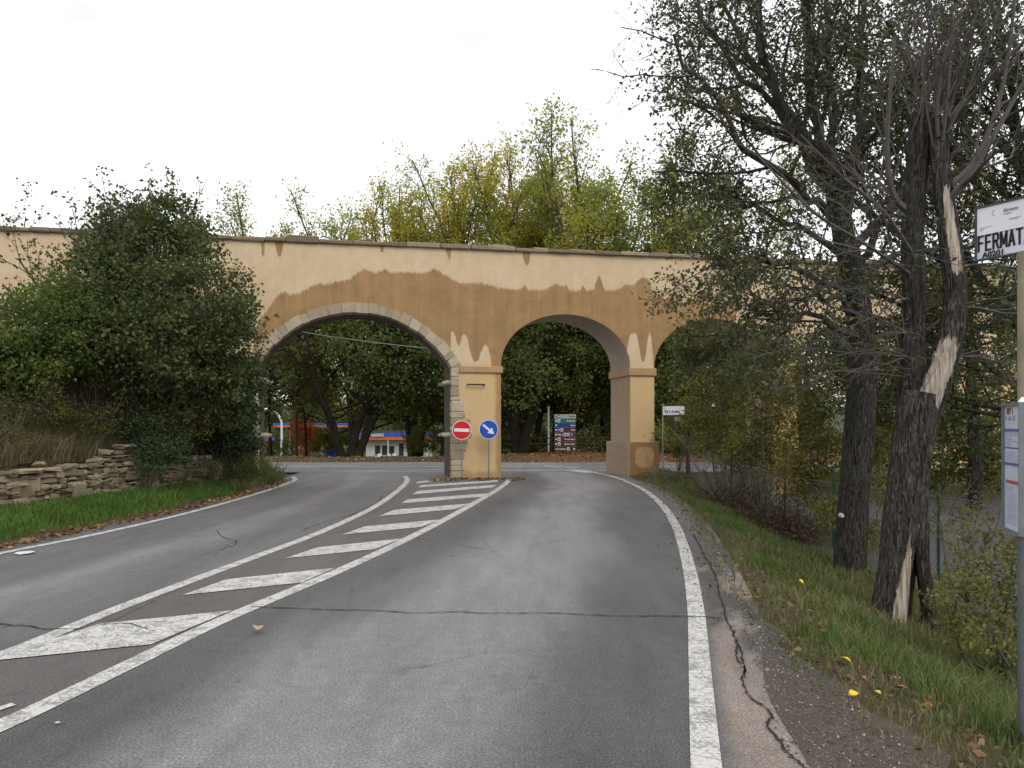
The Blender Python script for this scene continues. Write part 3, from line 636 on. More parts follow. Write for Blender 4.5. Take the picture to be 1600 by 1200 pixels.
def lump_leaves(lumps, n, spr, seed, inner=.55):
    r = np.random.default_rng(seed); w = np.array([l[3]*l[4]+l[3]*l[5]+l[4]*l[5] for l in lumps]); w = w/w.sum(); P = []; D = []; TW = []
    for l, k in zip(lumps, (w*n).astype(int)):
        v = r.normal(size=(k, 3)); v /= np.linalg.norm(v, axis=1, keepdims=True); a = np.arctan2(v[:, 1], v[:, 0])
        rad = r.uniform(inner, 1.0, k)**.7*(.78+.45*fbm(a*1.6+l[0]*3, v[:, 2]*2.5+l[1], seed))
        # leaves gather on sprays
        ctr = np.array(l[:3]); S = np.array(l[3:6]); q = ctr+v*S*rad[:, None]; k2 = max(1, k//spr); c0 = q[r.integers(0, k, k2)]; own = r.integers(0, k2, k)
        P.append(c0[own]+r.normal(size=(k, 3))*np.array([.16, .16, .10])*(S.mean()**.5)); D.append((c0[own]-ctr)/S*.4+r.normal(size=(k, 3))*.7+np.array([0, 0, -.25])); TW.append((ctr, c0))
    return np.concatenate(P), np.concatenate(D), TW
def shrub(name, label, cat, base, lumps, n, leaf, lmat, seed, shoots=20, shoot_len=(.4, .9), up=.6, stem_r=.03, bmat='twig', spr=14, asp=.55, group=None, top_only=True, shoot_leaves=16):
    t = thing(name, label, cat, base, 0, group); B = np.array(base); r = np.random.default_rng(seed)
    lumps = [tuple(np.array(l[:3])-B)+tuple(l[3:]) for l in lumps]
    P, D, TW = lump_leaves(lumps, n, spr, seed); mb = MB()
    for (ctr, c0) in TW:
        st = np.array([0, 0, -.05]); mid = (st+ctr)/2+r.normal(size=3)*.12; mb.tube([st, mid, ctr], [stem_r, stem_r*.8, stem_r*.5], 5)
        for q in c0[r.permutation(len(c0))[:max(4, len(c0)//5)]]: mb.tube([ctr, (ctr+q)/2+r.normal(size=3)*.06, q], [stem_r*.35, .006, .003], 3)
    PS = [P]; DS = [D]
    for _ in range(shoots):
        l = lumps[r.integers(len(lumps))]; v = r.normal(size=3); v[2] = abs(v[2])+(.5 if top_only else -.3); v = nrm(v); p = np.array(l[:3])+v*np.array(l[3:6])*.85; d = nrm(v+np.array([0, 0, up]))
        Ls = r.uniform(*shoot_len); pts = [p]
        for k in range(4): d = nrm(d+r.normal(size=3)*.14); pts.append(pts[-1]+d*Ls/4)
        pts = np.array(pts); mb.tube(pts, np.linspace(.010, .003, 5), 3); k = shoot_leaves; tt = r.uniform(.1, 1, k)*4; i = np.minimum(tt.astype(int), 3); f = (tt-i)[:, None]
        PS.append(pts[i]*(1-f)+pts[i+1]*f+r.normal(size=(k, 3))*.035); DS.append(d*.4+r.normal(size=(k, 3))*.8)
    P = np.concatenate(PS); D = np.concatenate(DS)
    leaves('foliage', P, D, leaf*RNG.uniform(.65, 1.25, len(P)), M[lmat], t, asp); mb.build('stems', M[bmat], t); return t
def LP(lst):    # lumps from (x, y, distance, radius in photo pixels)
    out = []
    for q in lst:
        c = px(q[0], q[1], q[2]); r = q[3]*q[2]/F; fl = q[4] if len(q) > 4 else .85; out.append((c.x, c.y, c.z, r, r*.95, r*fl))
    return out

# ---------------------------------------------------------------- the overgrown bank on the left
def on_ground(x, y): return (x, y, gz(x, y))
shrub('bush', 'tall dark green leafy bush crowning the bank and overtopping the aqueduct', 'bush', on_ground(-8.9, 18.6),
      LP([(172,460,18,86),(250,405,18.8,90),(305,480,18.2,95),(230,540,17.3,95),(330,545,18.8,75),(352,492,19.6,42),(272,350,19.5,56),(205,358,19.5,50),(150,410,18.3,36),(310,590,18.2,58),(150,535,16.8,72),(240,575,17.2,46),(345,640,19.2,40),(275,625,17.8,34)]),
      42000, .105, 'leaf_bush', 101, 90, (.5, 1.1), .35, .05, 'twig', 30, .6)
shrub('bush', 'lighter green low bush at the foot of the tall one, cut by the photo edge', 'bush', on_ground(-10.3, 15.0),
      LP([(80,520,16.2,85),(25,560,15.4,75),(110,470,16.6,45),(-50,540,15.2,80),(60,570,15.6,40)]), 19000, .09, 'leaf_green', 102, 40, (.3, .7), .4, .035, 'twig', 28, .6)
shrub('ivy', 'dark green ivy mass hanging over the left end of the big stone arch', 'ivy', on_ground(-7.6, 20.6),
      LP([(364,600,20.6,44),(346,662,20.2,42),(380,572,21.0,22),(386,645,21.2,22),(388,692,21.4,20),(330,615,19.6,45),(375,650,20.8,26),(370,690,20.9,30)]), 14500, .085, 'leaf_ivy', 103, 18, (.2, .4), .1, .03, 'twig', 14, .8, top_only=False)
shrub('ivy', 'small ivy clump spilling over the middle of the dry stone wall', 'ivy', on_ground(-8.0, 17.2),
      LP([(225,668,17.2,30),(255,672,17.6,30),(245,700,16.9,26),(205,668,17.2,22),(235,728,16.6,17),(265,700,17.3,24),(285,712,17.8,18),(222,705,16.7,18)]), 5600, .055, 'leaf_ivy', 104, 6, (.2, .4), .1, .015, 'twig', 12, .8, top_only=False)
shrub('weeds', 'straggly weeds round the foot of the stone wall beside the arch', 'weeds', on_ground(-7.3, 20.6),
      LP([(330,735,19.6,22),(370,725,20.6,24),(400,738,21.6,20),(300,745,18.6,14),(425,742,22.4,14)]), 3600, .06, 'leaf_dark', 105, 40, (.25, .6), .8, .012, 'twig', 10, .35)
# twiggy sapling tops rising over the bush
LEAF_CFG = [dict(n=6, wob=.10, up=.1, ch=9, start=.3, ang=(22, 48), rat=(.35, .6), rr=.55, sides=5), dict(n=5, wob=.15, up=.15, ch=5, start=.2, ang=(25, 50), rat=(.35, .6), rr=.6, sides=4), dict(n=4, wob=.16, up=.12, sides=3)]
def sapling(label, x, y, h, seed, per, leaf, lmat, n=1, spread=.5, group=None, name='sapling', bmat='twig', zoff=0, keep=None):
    t = thing(name, label, name.replace('_', ' '), (x, y, gz(x, y)+zoff), 0, group); p = Plant(seed)
    for k in range(n): p.grow(p.r.normal(size=3)*[.25, .25, 0]*min(1, n-1), np.array([p.r.normal()*spread*.35, p.r.normal()*spread*.3, 1]), h*p.r.uniform(.8, 1.05), .012*h/1.6+.01, 0, LEAF_CFG)
    p.mb.build('stems', M[bmat], t)
    if per: P, D = p.leafpts(per, .05, keep=keep); leaves('foliage', P, D, leaf*RNG.uniform(.7, 1.2, len(P)), M[lmat], t, .6)
    return t
sapling('slender leafy sapling poking high out of the top of the bush', -9.3, 19.4, 5.0, 111, (6, 12), .11, 'leaf_bush', 5, 1.0, zoff=.3)
sapling('thin leafy shoots rising from the middle of the tall dark bush', -9.15, 19.2, 4.5, 113, (6, 11), .11, 'leaf_bush', 3, .8, zoff=.3)
sapling('bare twiggy sapling standing up at the right of the leafy one above the bush', -8.25, 20.2, 5.6, 112, 0, .1, 'leaf_bush', 1, .3, bmat='twig_pale', zoff=.2)
# dry grass on the bank
n = 42000; Yp = RNG.uniform(9, 22.8, n); Xp = x_wall(Yp)-RNG.uniform(.12, 1, n)**1.4*3.4-.02; Zp = ground_z(Xp, Yp)
h = RNG.uniform(.2, .65, n)*(.6+.8*fbm(Xp, Yp, 81))
bank = blades('bank_grass', np.stack([Xp, Yp, Zp-.03], 1), h, RNG.uniform(.008, .018, n), M['grass_dry'], .75); tag(bank, 'dry brownish grass and dead stalks covering the earth bank', 'dry grass', kind='stuff')
shrub('brambles', 'dull olive brambles sprawling over the dry bank above the stone wall', 'brambles', on_ground(-10.2, 15.3),
      LP([(60,640,15.2,50,.45),(150,655,16.4,40,.5),(10,690,14.4,40,.5),(240,650,17.4,36,.6),(300,670,18.2,30,.6),(-40,640,14.6,50,.5)]), 4200, .06, 'leaf_olive', 106, 90, (.3, .7), .5, .012, 'twig', 10, .35)
# fresh grass verge on the left
n = 26000; Yp = 6.5+16.8*RNG.uniform(0, 1, n)**.9; t = RNG.uniform(0, 1, n); xl = x_left(Yp)-.22-.18*vnoise(Yp*2.0, Yp*0, 91); Xp = xl*(1-t)+(x_wall(Yp)+.08)*t; Zp = ground_z(Xp, Yp)
edge_ = smooth(0, .22, t); h = RNG.uniform(.10, .24, n)*(.55+.6*edge_)*(.6+.8*fbm(Xp*1.5, Yp*1.5, 92))
tag(blades('verge_grass', np.stack([Xp, Yp, Zp-.02], 1), h, RNG.uniform(.010, .020, n), M['grass'], .6), 'bright green grass strip between the stone wall and the road', 'grass', kind='stuff')
n = 3000; Yp = RNG.uniform(20.0, 25.5, n); Xp = x_left(Yp)-RNG.uniform(.05, 1.0, n); Zp = ground_z(Xp, Yp)
tag(blades('mound_grass', np.stack([Xp, Yp, Zp-.02], 1), RNG.uniform(.12, .42, n), RNG.uniform(.01, .022, n), M['grass_mixed'], .7), 'rough grass on the mound at the foot of the left arch', 'grass', kind='stuff')

# ---------------------------------------------------------------- right verge grass
n = 72000; Yp = 2.2+22.8*RNG.uniform(0, 1, n)**1.35; d = RNG.uniform(-.12, 1, n)**1.0*3.6; e = x_edge(Yp); Xp = e+d; Zp = ground_z(Xp, Yp)
dens = np.clip(.62+smooth(.05, .9, d)*.38, 0, 1)*(.35+1.1*fbm(Xp*1.2, Yp*1.2, 95)); k = (RNG.uniform(0, 1, n) < dens) & (Xp < 7.5)
Xp, Yp, Zp, d = Xp[k], Yp[k], Zp[k], d[k]; h = RNG.uniform(.04, .12, len(Xp))+RNG.uniform(.0, .23, len(Xp))*smooth(.4, 1.5, d)*(.35+1.2*fbm(Xp*.9, Yp*.9, 96))
tag(blades('verge_grass', np.stack([Xp, Yp, Zp-.02], 1), h, RNG.uniform(.005, .011, len(Xp))*(1+.05*Yp), M['grass_mixed'], .65), 'mixed green and straw grass sloping down from the right shoulder', 'grass', kind='stuff')
P = []
for (x, y, d, r, k) in [(1170,800,15.5,.6,1900),(1205,830,13.4,.55,1700),(1290,940,9.6,.4,800),(1095,765,19.5,.5,700),(1345,990,7.6,.2,240),(1500,1040,6.0,.5,1100),(1570,1075,5.4,.35,1100),(1190,900,9.6,.2,160),(1590,1130,4.6,.14,260),(1300,1030,6.0,.2,200)]:
    X, Y = gp(x, y); X = (x-CX)*d/F; P.append(np.stack([X+RNG.normal(size=k)*r, d+RNG.normal(size=k)*r*1.2], 1))
P = np.concatenate(P); Zp = ground_z(P[:, 0], P[:, 1]); k = P[:, 0] > x_edge(P[:, 1])+.12; P = P[k]; Zp = Zp[k]; n = len(P)
tag(blades('fresh_grass', np.stack([P[:, 0], P[:, 1], Zp-.02], 1), RNG.uniform(.09, .27, n), RNG.uniform(.007, .014, n), M['grass_fresh'], .6), 'fresh bright green grass tufts on the right verge', 'grass', kind='stuff')

# fallen leaves
def flat_leaves(name, X, Y, size, mat, lift=.012, **k):
    n = len(X); Z = ground_z(X, Y); Z = np.maximum(Z, np.where((X > x_left(Y)) & (X < x_edge(Y)) & (Y < 28), .006, -9)); Z = np.where((Y > 28) & (Y < 36.4), .004, Z)
    a = RNG.uniform(0, 6.28, n); D = np.stack([np.cos(a), np.sin(a), RNG.normal(size=n)*.25], 1)
    return leaves(name, np.stack([X, Y, Z+lift+RNG.uniform(0, .01, n)], 1), D, size, mat, None, .62, .3)
n1 = 1100; Y1 = RNG.uniform(6, 24.5, n1); X1 = x_left(Y1)-RNG.normal(size=n1)*.12+.02
n2 = 520; Y2 = 3+21*RNG.uniform(0, 1, n2)**.8; X2 = x_edge(Y2)+RNG.normal(size=n2)*.22-.05
n3 = 5200; X3 = 14-36*RNG.uniform(0, 1, n3)**1.7; Y3 = RNG.uniform(36.0, 45, n3)
n4 = 500; X4 = RNG.uniform(-2.5, .4, n4); Y4 = 24.6-RNG.uniform(0, 1, n4)**2*1.2+X4*.1
n5 = 520; X5 = x_edge(np.linspace(3, 10, n5))+RNG.uniform(.2, 1.6, n5); Y5 = np.linspace(3, 10, n5)
X = np.concatenate([X1, X2, X3, X4, X5]); Y = np.concatenate([Y1, Y2, Y3, Y4, Y5]); sz = np.concatenate([RNG.uniform(.05, .12, n1), RNG.uniform(.025, .055, n2), RNG.uniform(.08, .17, n3), RNG.uniform(.06, .12, n4), RNG.uniform(.04, .08, n5)])
tag(flat_leaves('fallen_leaves', X, Y, sz, M['leaf_fallen']), 'brown fallen leaves along the road edges and the far verge', 'fallen leaves', kind='stuff')
def big_leaf(label, x, y, size, col, name='fallen_leaf', cat='leaf', dz=.03, tilt=.3):
    X, Y = gp(x, y); Z = max(gz(X, Y), .005 if X < x_edge(Y) else -9)
    if X > x_edge(Y):     # slide along the sight line to the sloping verge
        for _ in range(25):
            Y = F*(CH-Z-dz)/(y-HY); X = (x-CX)*Y/F; Z = gz(X, Y)
    bm = bmesh.new(); n = 9; r = random.Random(x*y); L_, R_ = [], []
    for i in range(n):
        t = i/(n-1); w = size*.36*math.sin(math.pi*t**.8)*(1+.12*r.uniform(-1, 1)); zc = size*(.12 if name != 'paper_scrap' else .02)*math.sin(t*3.0)
        L_.append(bm.verts.new((-w, t*size, zc+abs(w)*tilt))); R_.append((bm.verts.new((0, t*size, zc)), bm.verts.new((w, t*size, zc+abs(w)*tilt*.6))))
    for i in range(n-1):
        bm.faces.new((L_[i], R_[i][0], R_[i+1][0], L_[i+1])); bm.faces.new((R_[i][0], R_[i][1], R_[i+1][1], R_[i+1][0]))
    bmesh.ops.remove_doubles(bm, verts=bm.verts[:], dist=1e-5); me = bpy.data.meshes.new(name); bm.to_mesh(me); bm.free()
    me.materials.append(plain('leaf_tone', col, .6, 0, .25, 30)); o = link(name, me); o.location = (X, Y, Z+dz); q_ = 0.0 if name == 'paper_scrap' else .3; o.rotation_euler = (r.uniform(-q_, q_), r.uniform(-q_, q_), r.uniform(0, 6.28)); return tag(o, label, cat)
YL, BR, WH = (.62, .43, .02), (.26, .11, .035), (.6, .62, .64)
big_leaf('bright yellow leaf lying on the grass below the split trunk', 1330, 1034, .085, YL)
big_leaf('yellow leaf standing in the grass to the left of the tree trunks', 1243, 908, .10, YL, dz=.10, tilt=.8)
big_leaf('flat yellow leaf at the rim of the gravel', 1326, 1086, .07, YL)
big_leaf('pale yellow green leaf beside the flat yellow one', 1366, 1079, .05, (.4, .4, .08))
for k, (x, y, s, lb) in enumerate([(1458,1105,.10,'orange brown leaf curled at the front of the leaf pile by the bus stop'),(1395,1075,.09,'brown leaf at the left end of the leaf pile by the bus stop'),(1478,1080,.12,'largest dry brown leaf in the pile by the bus stop'),(1525,1112,.09,'brown leaf lying just left of the bus stop post'),(1288,988,.07,'rust brown leaf lying on the flattened grass tuft'),(1410,1078,.08,'dull brown leaf next to the white paper scraps'),(1502,1095,.10,'dark brown curled leaf in the middle of the pile by the bus stop'),(1590,1165,.09,'brown leaf at the foot of the bus stop post'),(402,992,.11,'single dry leaf lying out on the asphalt lane')]):
    big_leaf(lb, x, y, s, [BR, (.30, .15, .06), (.20, .10, .05)][k % 3] if k != 8 else (.30, .22, .16))
for (x, y, s, lb) in [(1252,1055,.05,'small white paper scrap on the gravel edge'),(1402,1060,.06,'crumpled greyish paper scrap between leaves and grass'),(1448,1060,.06,'white paper scrap lying above the brown leaves'),(1580,1095,.08,'white paper scrap against the bus stop post'),(30,868,.30,'flat white paper scrap on the far left lane'),(85,1133,.03,'tiny pale scrap beside the hatching border')]:
    big_leaf(lb, x, y, s, WH, 'paper_scrap', 'litter', dz=.008, tilt=.02)
# ---------------------------------------------------------------- the two roadside trees on the right
def trunk(pts, rad, sides=30, rings=90, seed=1, ridge=.035, bare=None, flare=0.0):
    pts = crom(pts, 30); n0 = len(pts); s = np.linspace(0, 1, rings); q = np.stack([np.interp(s*(n0-1), np.arange(n0), pts[:, k]) for k in range(3)], 1)
    rr = np.interp(s*(len(rad)-1), np.arange(len(rad)), rad); rr = rr*(1+flare*np.exp(-s*rings/9))
    T = np.gradient(q, axis=0); T /= np.linalg.norm(T, axis=1, keepdims=True); a = np.array([1., 0, 0]); V = []; C = []
    ang = np.linspace(0, 2*math.pi, sides, endpoint=False); zz = np.r_[0, np.cumsum(np.linalg.norm(np.diff(q, axis=0), axis=1))]
    for i in range(rings):
        a = nrm(a-T[i]*np.dot(a, T[i])); b = np.cross(T[i], a)
        w = fbm(np.cos(ang)*2.2+9+seed, np.sin(ang)*2.2+zz[i]*.7+9, seed)-.47; w2 = fbm(ang*4.5*30/6.28/4, zz[i]*2.2+0*ang, seed+5, 3)-.45
        r = rr[i]*(1+.22*w)+ridge*w2; bc = bare(s[i], zz[i], ang) if bare else np.zeros((sides, 2)); r = r-.02*bc[:, 0]-.05*bc[:, 1]
        V.extend(q[i]+r[:, None]*(np.outer(np.cos(ang), a)+np.outer(np.sin(ang), b))); C.extend(bc)
    mb = MB(); mb.add(V, [(i*sides+k, i*sides+(k+1) % sides, (i+1)*sides+(k+1) % sides, (i+1)*sides+k) for i in range(rings-1) for k in range(sides)]+[tuple(range((rings-1)*sides, rings*sides))])
    return mb, np.array(C)
def PX(l): return [np.array(px(*p)) for p in l]
ELM = [dict(n=6, wob=.08, up=.03, ch=10, start=.16, ang=(28, 62), rat=(.32, .55), rr=.5, sides=7),
       dict(n=5, wob=.14, up=.06, ch=7, start=.15, ang=(28, 60), rat=(.38, .62), rr=.55, sides=4),
       dict(n=4, wob=.16, up=.0, ch=5, start=.2, ang=(25, 55), rat=(.4, .7), rr=.6, sides=3, leaf_from=2), dict(n=3, wob=.18, up=-.05, sides=3, rmin=.0)]
e1 = thing('elm_tree', 'leafy elm with a straight ridged dark trunk left of the split one', 'tree', px(1325, 915, 12.2)); o1 = np.array(e1.location)
def TP(l, o): return [np.array(px(*p))-o for p in l]
mb, C = trunk(TP([(1322,945,12.2),(1326,905,12.2),(1332,800,12.2),(1340,690,12.2),(1346,600,12.2),(1345,520,12.2),(1335,440,12.1),(1318,370,12.1),(1306,310,12.1),(1300,270,12.0)], o1), [.28, .24, .225, .22, .215, .205, .19, .165, .14, .11], 30, 110, 3, .04, None, .12)
tr = mb.build('trunk', M['bark'], e1, True)
p = Plant(201)
for l, r0 in [([(1303,300,12.1),(1245,205,12.0),(1195,90,11.7),(1160,-90,11.5)], .10), ([(1318,380,12.1),(1332,260,12.4),(1345,120,12.7),(1352,-90,13.0)], .11), ([(1301,275,12.),(1276,190,11.7),(1262,60,11.3),(1240,-130,11.0)], .10),
              ([(1335,470,12.1),(1260,425,11.5),(1170,400,11.2),(1100,425,11.0)], .05), ([(1342,530,12.1),(1260,490,12.0),(1170,510,11.8),(1110,560,11.6)], .05), ([(1312,340,12.1),(1220,270,11.4),(1130,180,10.9),(1050,70,10.7)], .07),
              ([(1326,400,12.1),(1220,345,12.7),(1140,310,13.0),(1060,290,13.2)], .05), ([(1335,450,12.1),(1410,400,12.9),(1500,385,13.4),(1610,380,13.8)], .065), ([(1325,400,12.1),(1420,300,12.8),(1520,220,13.3),(1640,140,13.6)], .075),
              ([(1308,320,12.1),(1240,190,13.0),(1150,60,13.6),(1090,-80,13.9)], .08), ([(1345,540,12.2),(1410,520,13.0),(1480,500,13.6),(1560,520,14.0)], .05), ([(1340,490,12.2),(1290,470,11.2),(1230,470,10.4),(1170,480,9.9)], .045),
              ([(1330,440,12.2),(1390,330,11.8),(1450,200,11.6),(1490,20,11.4)], .07), ([(1302,290,12.1),(1210,170,12.6),(1120,60,12.8),(1060,-70,12.9)], .07), ([(1305,310,12.),(1300,180,13.1),(1290,30,13.9),(1300,-110,14.2)], .07)]:
    P_ = crom(TP(l, o1), 4); P_ = P_+p.r.normal(size=P_.shape)*.05; p.limb(P_, np.linspace(r0, r0*.3, len(P_)), 0, ELM)
p.mb.build('branches', M['bark_grey'], e1)
P, D = p.leafpts(7, .07, .45, keep=lambda q: float(np.clip(((q[0]+o1[0])*F/(q[1]+o1[1])+CX-960)/90, 0, 1))); leaves('crown', P, D, RNG.uniform(.048, .085, len(P)), M['leaf_elm'], e1, .58)
print('elm leaves', len(P))
# third elm, its trunk beyond the right edge of the photo
e3 = thing('elm_tree', 'leafy elm reaching in from the right behind the bus stop', 'tree', (10.2, 15.2, gz(10.2, 15.2))); p = Plant(203); o3 = np.array(e3.location)
mb, C = trunk([(0, 0, -.2), (.05, 0, 1.5), (0, .1, 3.5), (-.1, 0, 5.5), (0, 0, 7)], [.30, .26, .22, .18, .13], 24, 60, 8, .04); mb.build('trunk', M['bark'], e3, True)
for (a, zl, el, Ln, r0) in [(180, 3.0, 15, 4.2, .06), (200, 3.8, 30, 5.0, .08), (160, 4.6, 25, 5.0, .08), (190, 5.4, 45, 5.6, .09), (220, 6, 50, 5.4, .08), (130, 6.2, 55, 5.4, .08), (175, 6.6, 65, 6, .09), (90, 6.5, 60, 4.5, .07), (150, 2.6, 5, 3.6, .05), (205, 2.4, 8, 3.6, .05), (250, 5, 40, 4, .06)]:
    an = math.radians(a); ee = math.radians(el); p.grow((0, 0, zl), (math.cos(an)*math.cos(ee), math.sin(an)*math.cos(ee), math.sin(ee)), Ln, r0, 0, ELM)
p.mb.build('branches', M['bark'], e3); P, D = p.leafpts(6, .07, .45); leaves('crown', P, D, RNG.uniform(.07, .12, len(P)), M['leaf_elm'], e3, .58); print('elm3 leaves', len(P))

M['twig_mid'] = plain('twig_mid', (.095, .086, .078), .9)
# dead, split tree in front
e2 = thing('dead_tree', 'split half dead tree with stripped pale wood and a hollow at its foot', 'tree', px(1405, 985, 9.0)); o2 = np.array(e2.location)
FA = math.radians(-90-28)    # direction to the viewer round the trunk
def dang(ang, c): return np.abs((ang-math.radians(c)+math.pi) % (2*math.pi)-math.pi)
def bare_base(s, z, ang):
    w = np.exp(-((dang(ang, -88)/(.62*np.clip((1.45-z)/1.2, .12, 1)))**4))*(z < 1.4)*np.clip((1.45-z)/.3, 0, 1)
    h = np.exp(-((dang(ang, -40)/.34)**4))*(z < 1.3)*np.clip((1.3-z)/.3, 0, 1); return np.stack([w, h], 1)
mb, C = trunk(TP([(1388,1010,9.),(1394,960,9.),(1402,890,9.),(1413,800,9.),(1424,710,9.),(1431,650,9.),(1438,615,9.)], o2), [.25, .215, .20, .21, .225, .225, .20], 36, 90, 11, .045, bare_base, .15)
o = mb.build('trunk', M['bark_dead'], e2, True); set_col(o, C)
mb, C = trunk(TP([(1428,740,8.95),(1436,820,8.92),(1441,880,8.9),(1449,940,8.9),(1455,1000,8.9),(1458,1030,8.9)], o2), [.15, .10, .075, .075, .09, .12], 18, 60, 12, .03); o = mb.build('root_leg', M['bark_dead'], e2, True); set_col(o, C)
mb, C = trunk(TP([(1425,690,9.05),(1424,630,9.05),(1426,560,9.05),(1428,450,9.05),(1426,350,9.05),(1433,260,9.05),(1440,180,9.05)], o2), [.16, .145, .13, .125, .12, .12, .125], 26, 100, 13, .03); o = mb.build('left_stem', M['bark'], e2, True)
def bare_stem(s, z, ang):
    w = np.exp(-((dang(ang, -118)/1.0)**4))*(np.exp(-((z-.66)/.56)**6)); w2 = np.exp(-((dang(ang, -98)/.62)**4))*np.exp(-((z-2.42)/.52)**6); return np.stack([np.maximum(w, w2), 0*ang], 1)
mb, C = trunk(TP([(1436,690,8.98),(1450,630,8.95),(1474,565,8.9),(1490,500,8.9),(1490,430,8.9),(1480,350,8.9),(1473,290,8.9),(1468,235,8.9),(1468,185,8.9)], o2), [.165, .16, .15, .125, .115, .11, .10, .10, .105], 26, 120, 14, .035, bare_stem); o = mb.build('right_stem', M['bark_dead'], e2, True); set_col(o, C)
p = Plant(205)
TWG = [dict(n=7, wob=.13, up=.05, ch=7, start=.15, ang=(18, 45), rat=(.35, .6), rr=.55, sides=5, tap=.3), dict(n=5, wob=.17, up=.05, ch=3, start=.2, ang=(25, 60), rat=(.35, .6), rr=.6, sides=3, tap=.4), dict(n=4, wob=.14, up=.02, sides=3, tap=.5)]
DRP = [dict(n=9, wob=.13, up=-.035, ch=6, start=.2, ang=(25, 65), rat=(.25, .5), rr=.6, sides=4, tap=.3), dict(n=5, wob=.18, up=-.02, ch=3, start=.2, ang=(25, 60), rat=(.4, .6), rr=.6, sides=3), dict(n=4, wob=.2, up=0, sides=3)]
for q in ((1440, 185, 9.05), (1468, 190, 8.9)):
    b = np.array(px(*q))-o2
    for k in range(11):
        a = p.r.uniform(0, 6.28); tl = p.r.uniform(.08, .9); p.grow(b+np.array([math.cos(a)*.1, math.sin(a)*.1, p.r.uniform(-.35, .05)]), (math.cos(a)*tl, math.sin(a)*tl, 1), p.r.uniform(1.3, 3.0), p.r.uniform(.010, .026), 0, TWG)
for l, r0 in [([(1476,320,8.9),(1515,275,8.7),(1560,200,8.6),(1620,90,8.5)], .05), ([(1427,335,9.05),(1396,305,9.0),(1386,225,8.9),(1398,60,8.8)], .05), ([(1474,300,8.9),(1530,240,9.1),(1570,120,9.2),(1590,-40,9.3)], .045), ([(1428,400,9.0),(1380,330,8.7),(1320,280,8.5),(1250,210,8.3)], .028), ([(1425,430,9.0),(1350,380,8.6),(1270,330,8.3),(1180,240,8.0)], .026)]:
    P_ = crom(TP(l, o2), 4); p.limb(P_, np.linspace(r0, r0*.35, len(P_)), 0, TWG)
for (x, y, d) in [(1425,420,9.0),(1428,405,9.0),(1430,560,9.0),(1426,520,9.0),(1490,480,8.9),(1488,420,8.9),(1480,560,8.9),(1425,470,9.),(1428,350,9.),(1485,390,8.9),(1432,590,9.)]:
    b = np.array(px(x, y, d))-o2
    for k in range(3):
        sg = -1 if x < 1450 else 1; a = p.r.uniform(-1.3, 1.3)+(math.pi if sg < 0 else 0); p.grow(b, (math.cos(a), -abs(math.sin(a))*.8+p.r.uniform(-.3, .5), p.r.uniform(-.15, .5)), p.r.uniform(.8, 2.2), p.r.uniform(.007, .014), 0, DRP)
p.mb.build('bare_branches', M['twig_mid'], e2)
P, D = p.leafpts((0, 2), .04, .3); leaves('leaves', P, D, RNG.uniform(.05, .085, len(P)), M['leaf_elm'], e2, .6)
M['scar'] = plain('scar', (.42, .41, .39), .9); sb = MB(); c = px(1316, 806, 11.93); sb.tube([(c.x-o1[0], c.y-o1[1]+.06, c.z-o1[2]), (c.x-o1[0], c.y-o1[1]-.015, c.z-o1[2]+.002)], [.04, .028], 9, 0, True); sb.build('branch_scar', M['scar'], e1)

# ---------------------------------------------------------------- shrubs, fence and brambles on the right
def sh(label, x, y, lumps, n, leaf, mat, seed, shoots=30, name='shrub', sl=(.3, .8), asp=.5, stem='twig', **k): return shrub(name, label, 'shrub', on_ground(x, y), LP(lumps), n, leaf, mat, seed, shoots, sl, .8, .018, stem, 9, asp, **k)
sh('olive shrub growing round the street name post', 5.5, 26.0, [(1075,690,25.6,26),(1060,650,26.0,22),(1085,640,25.6,26),(1055,700,25.2,16),(1100,680,24.8,24)], 3600, .10, 'leaf_olive', 301, 26)
sh('tall yellowish shrub with dry upright stalks right of the rusty post', 6.1, 23.0, [(1120,690,22.8,32),(1130,640,22.8,38),(1105,600,23.2,32),(1150,590,22.6,36),(1135,550,22.8,30),(1090,650,23.2,24),(1100,540,23.0,22)], 8200, .095, 'leaf_olive', 302, 46, sl=(.5, 1.3))
sh('mixed green shrub in the middle of the hedge along the verge', 6.4, 19.8, [(1180,690,19.6,40),(1190,640,19.6,44),(1170,585,20.0,40),(1225,590,19.4,42),(1205,720,19.2,36),(1200,540,19.8,34),(1150,715,19.8,30)], 9000, .09, 'leaf_olive', 303, 34)
sh('dark green shrub behind the green fence post', 6.6, 16.4, [(1265,700,16.2,50),(1275,760,15.8,44),(1255,640,16.6,48),(1300,610,16.6,46),(1240,740,15.8,34),(1270,560,16.8,38)], 8000, .085, 'leaf_olive', 304, 24)
sh('sparse yellowing shrub between the two tree trunks', 6.9, 14.2, [(1372,690,14.4,34),(1368,635,14.8,38),(1375,760,14.0,30),(1300,800,13.6,28),(1362,830,13.4,22),(1380,590,15.0,34)], 4600, .08, 'leaf_olive', 305, 16)
sh('low olive shrub in the ditch below the timetable', 4.6, 7.4, [(1540,890,7.6,52),(1510,940,7.2,46),(1580,930,7.0,50),(1545,985,6.8,44),(1600,860,7.6,46),(1490,985,7.0,24)], 2700, .05, 'leaf_olive', 306, 26, sl=(.2, .45), asp=.55)
sh('trailing green shrub at the right of the split trunk', 5.0, 8.6, [(1470,820,9.4,26),(1500,800,9.6,26),(1530,790,9.6,24)], 360, .05, 'leaf_olive', 307, 8, sl=(.2, .5))
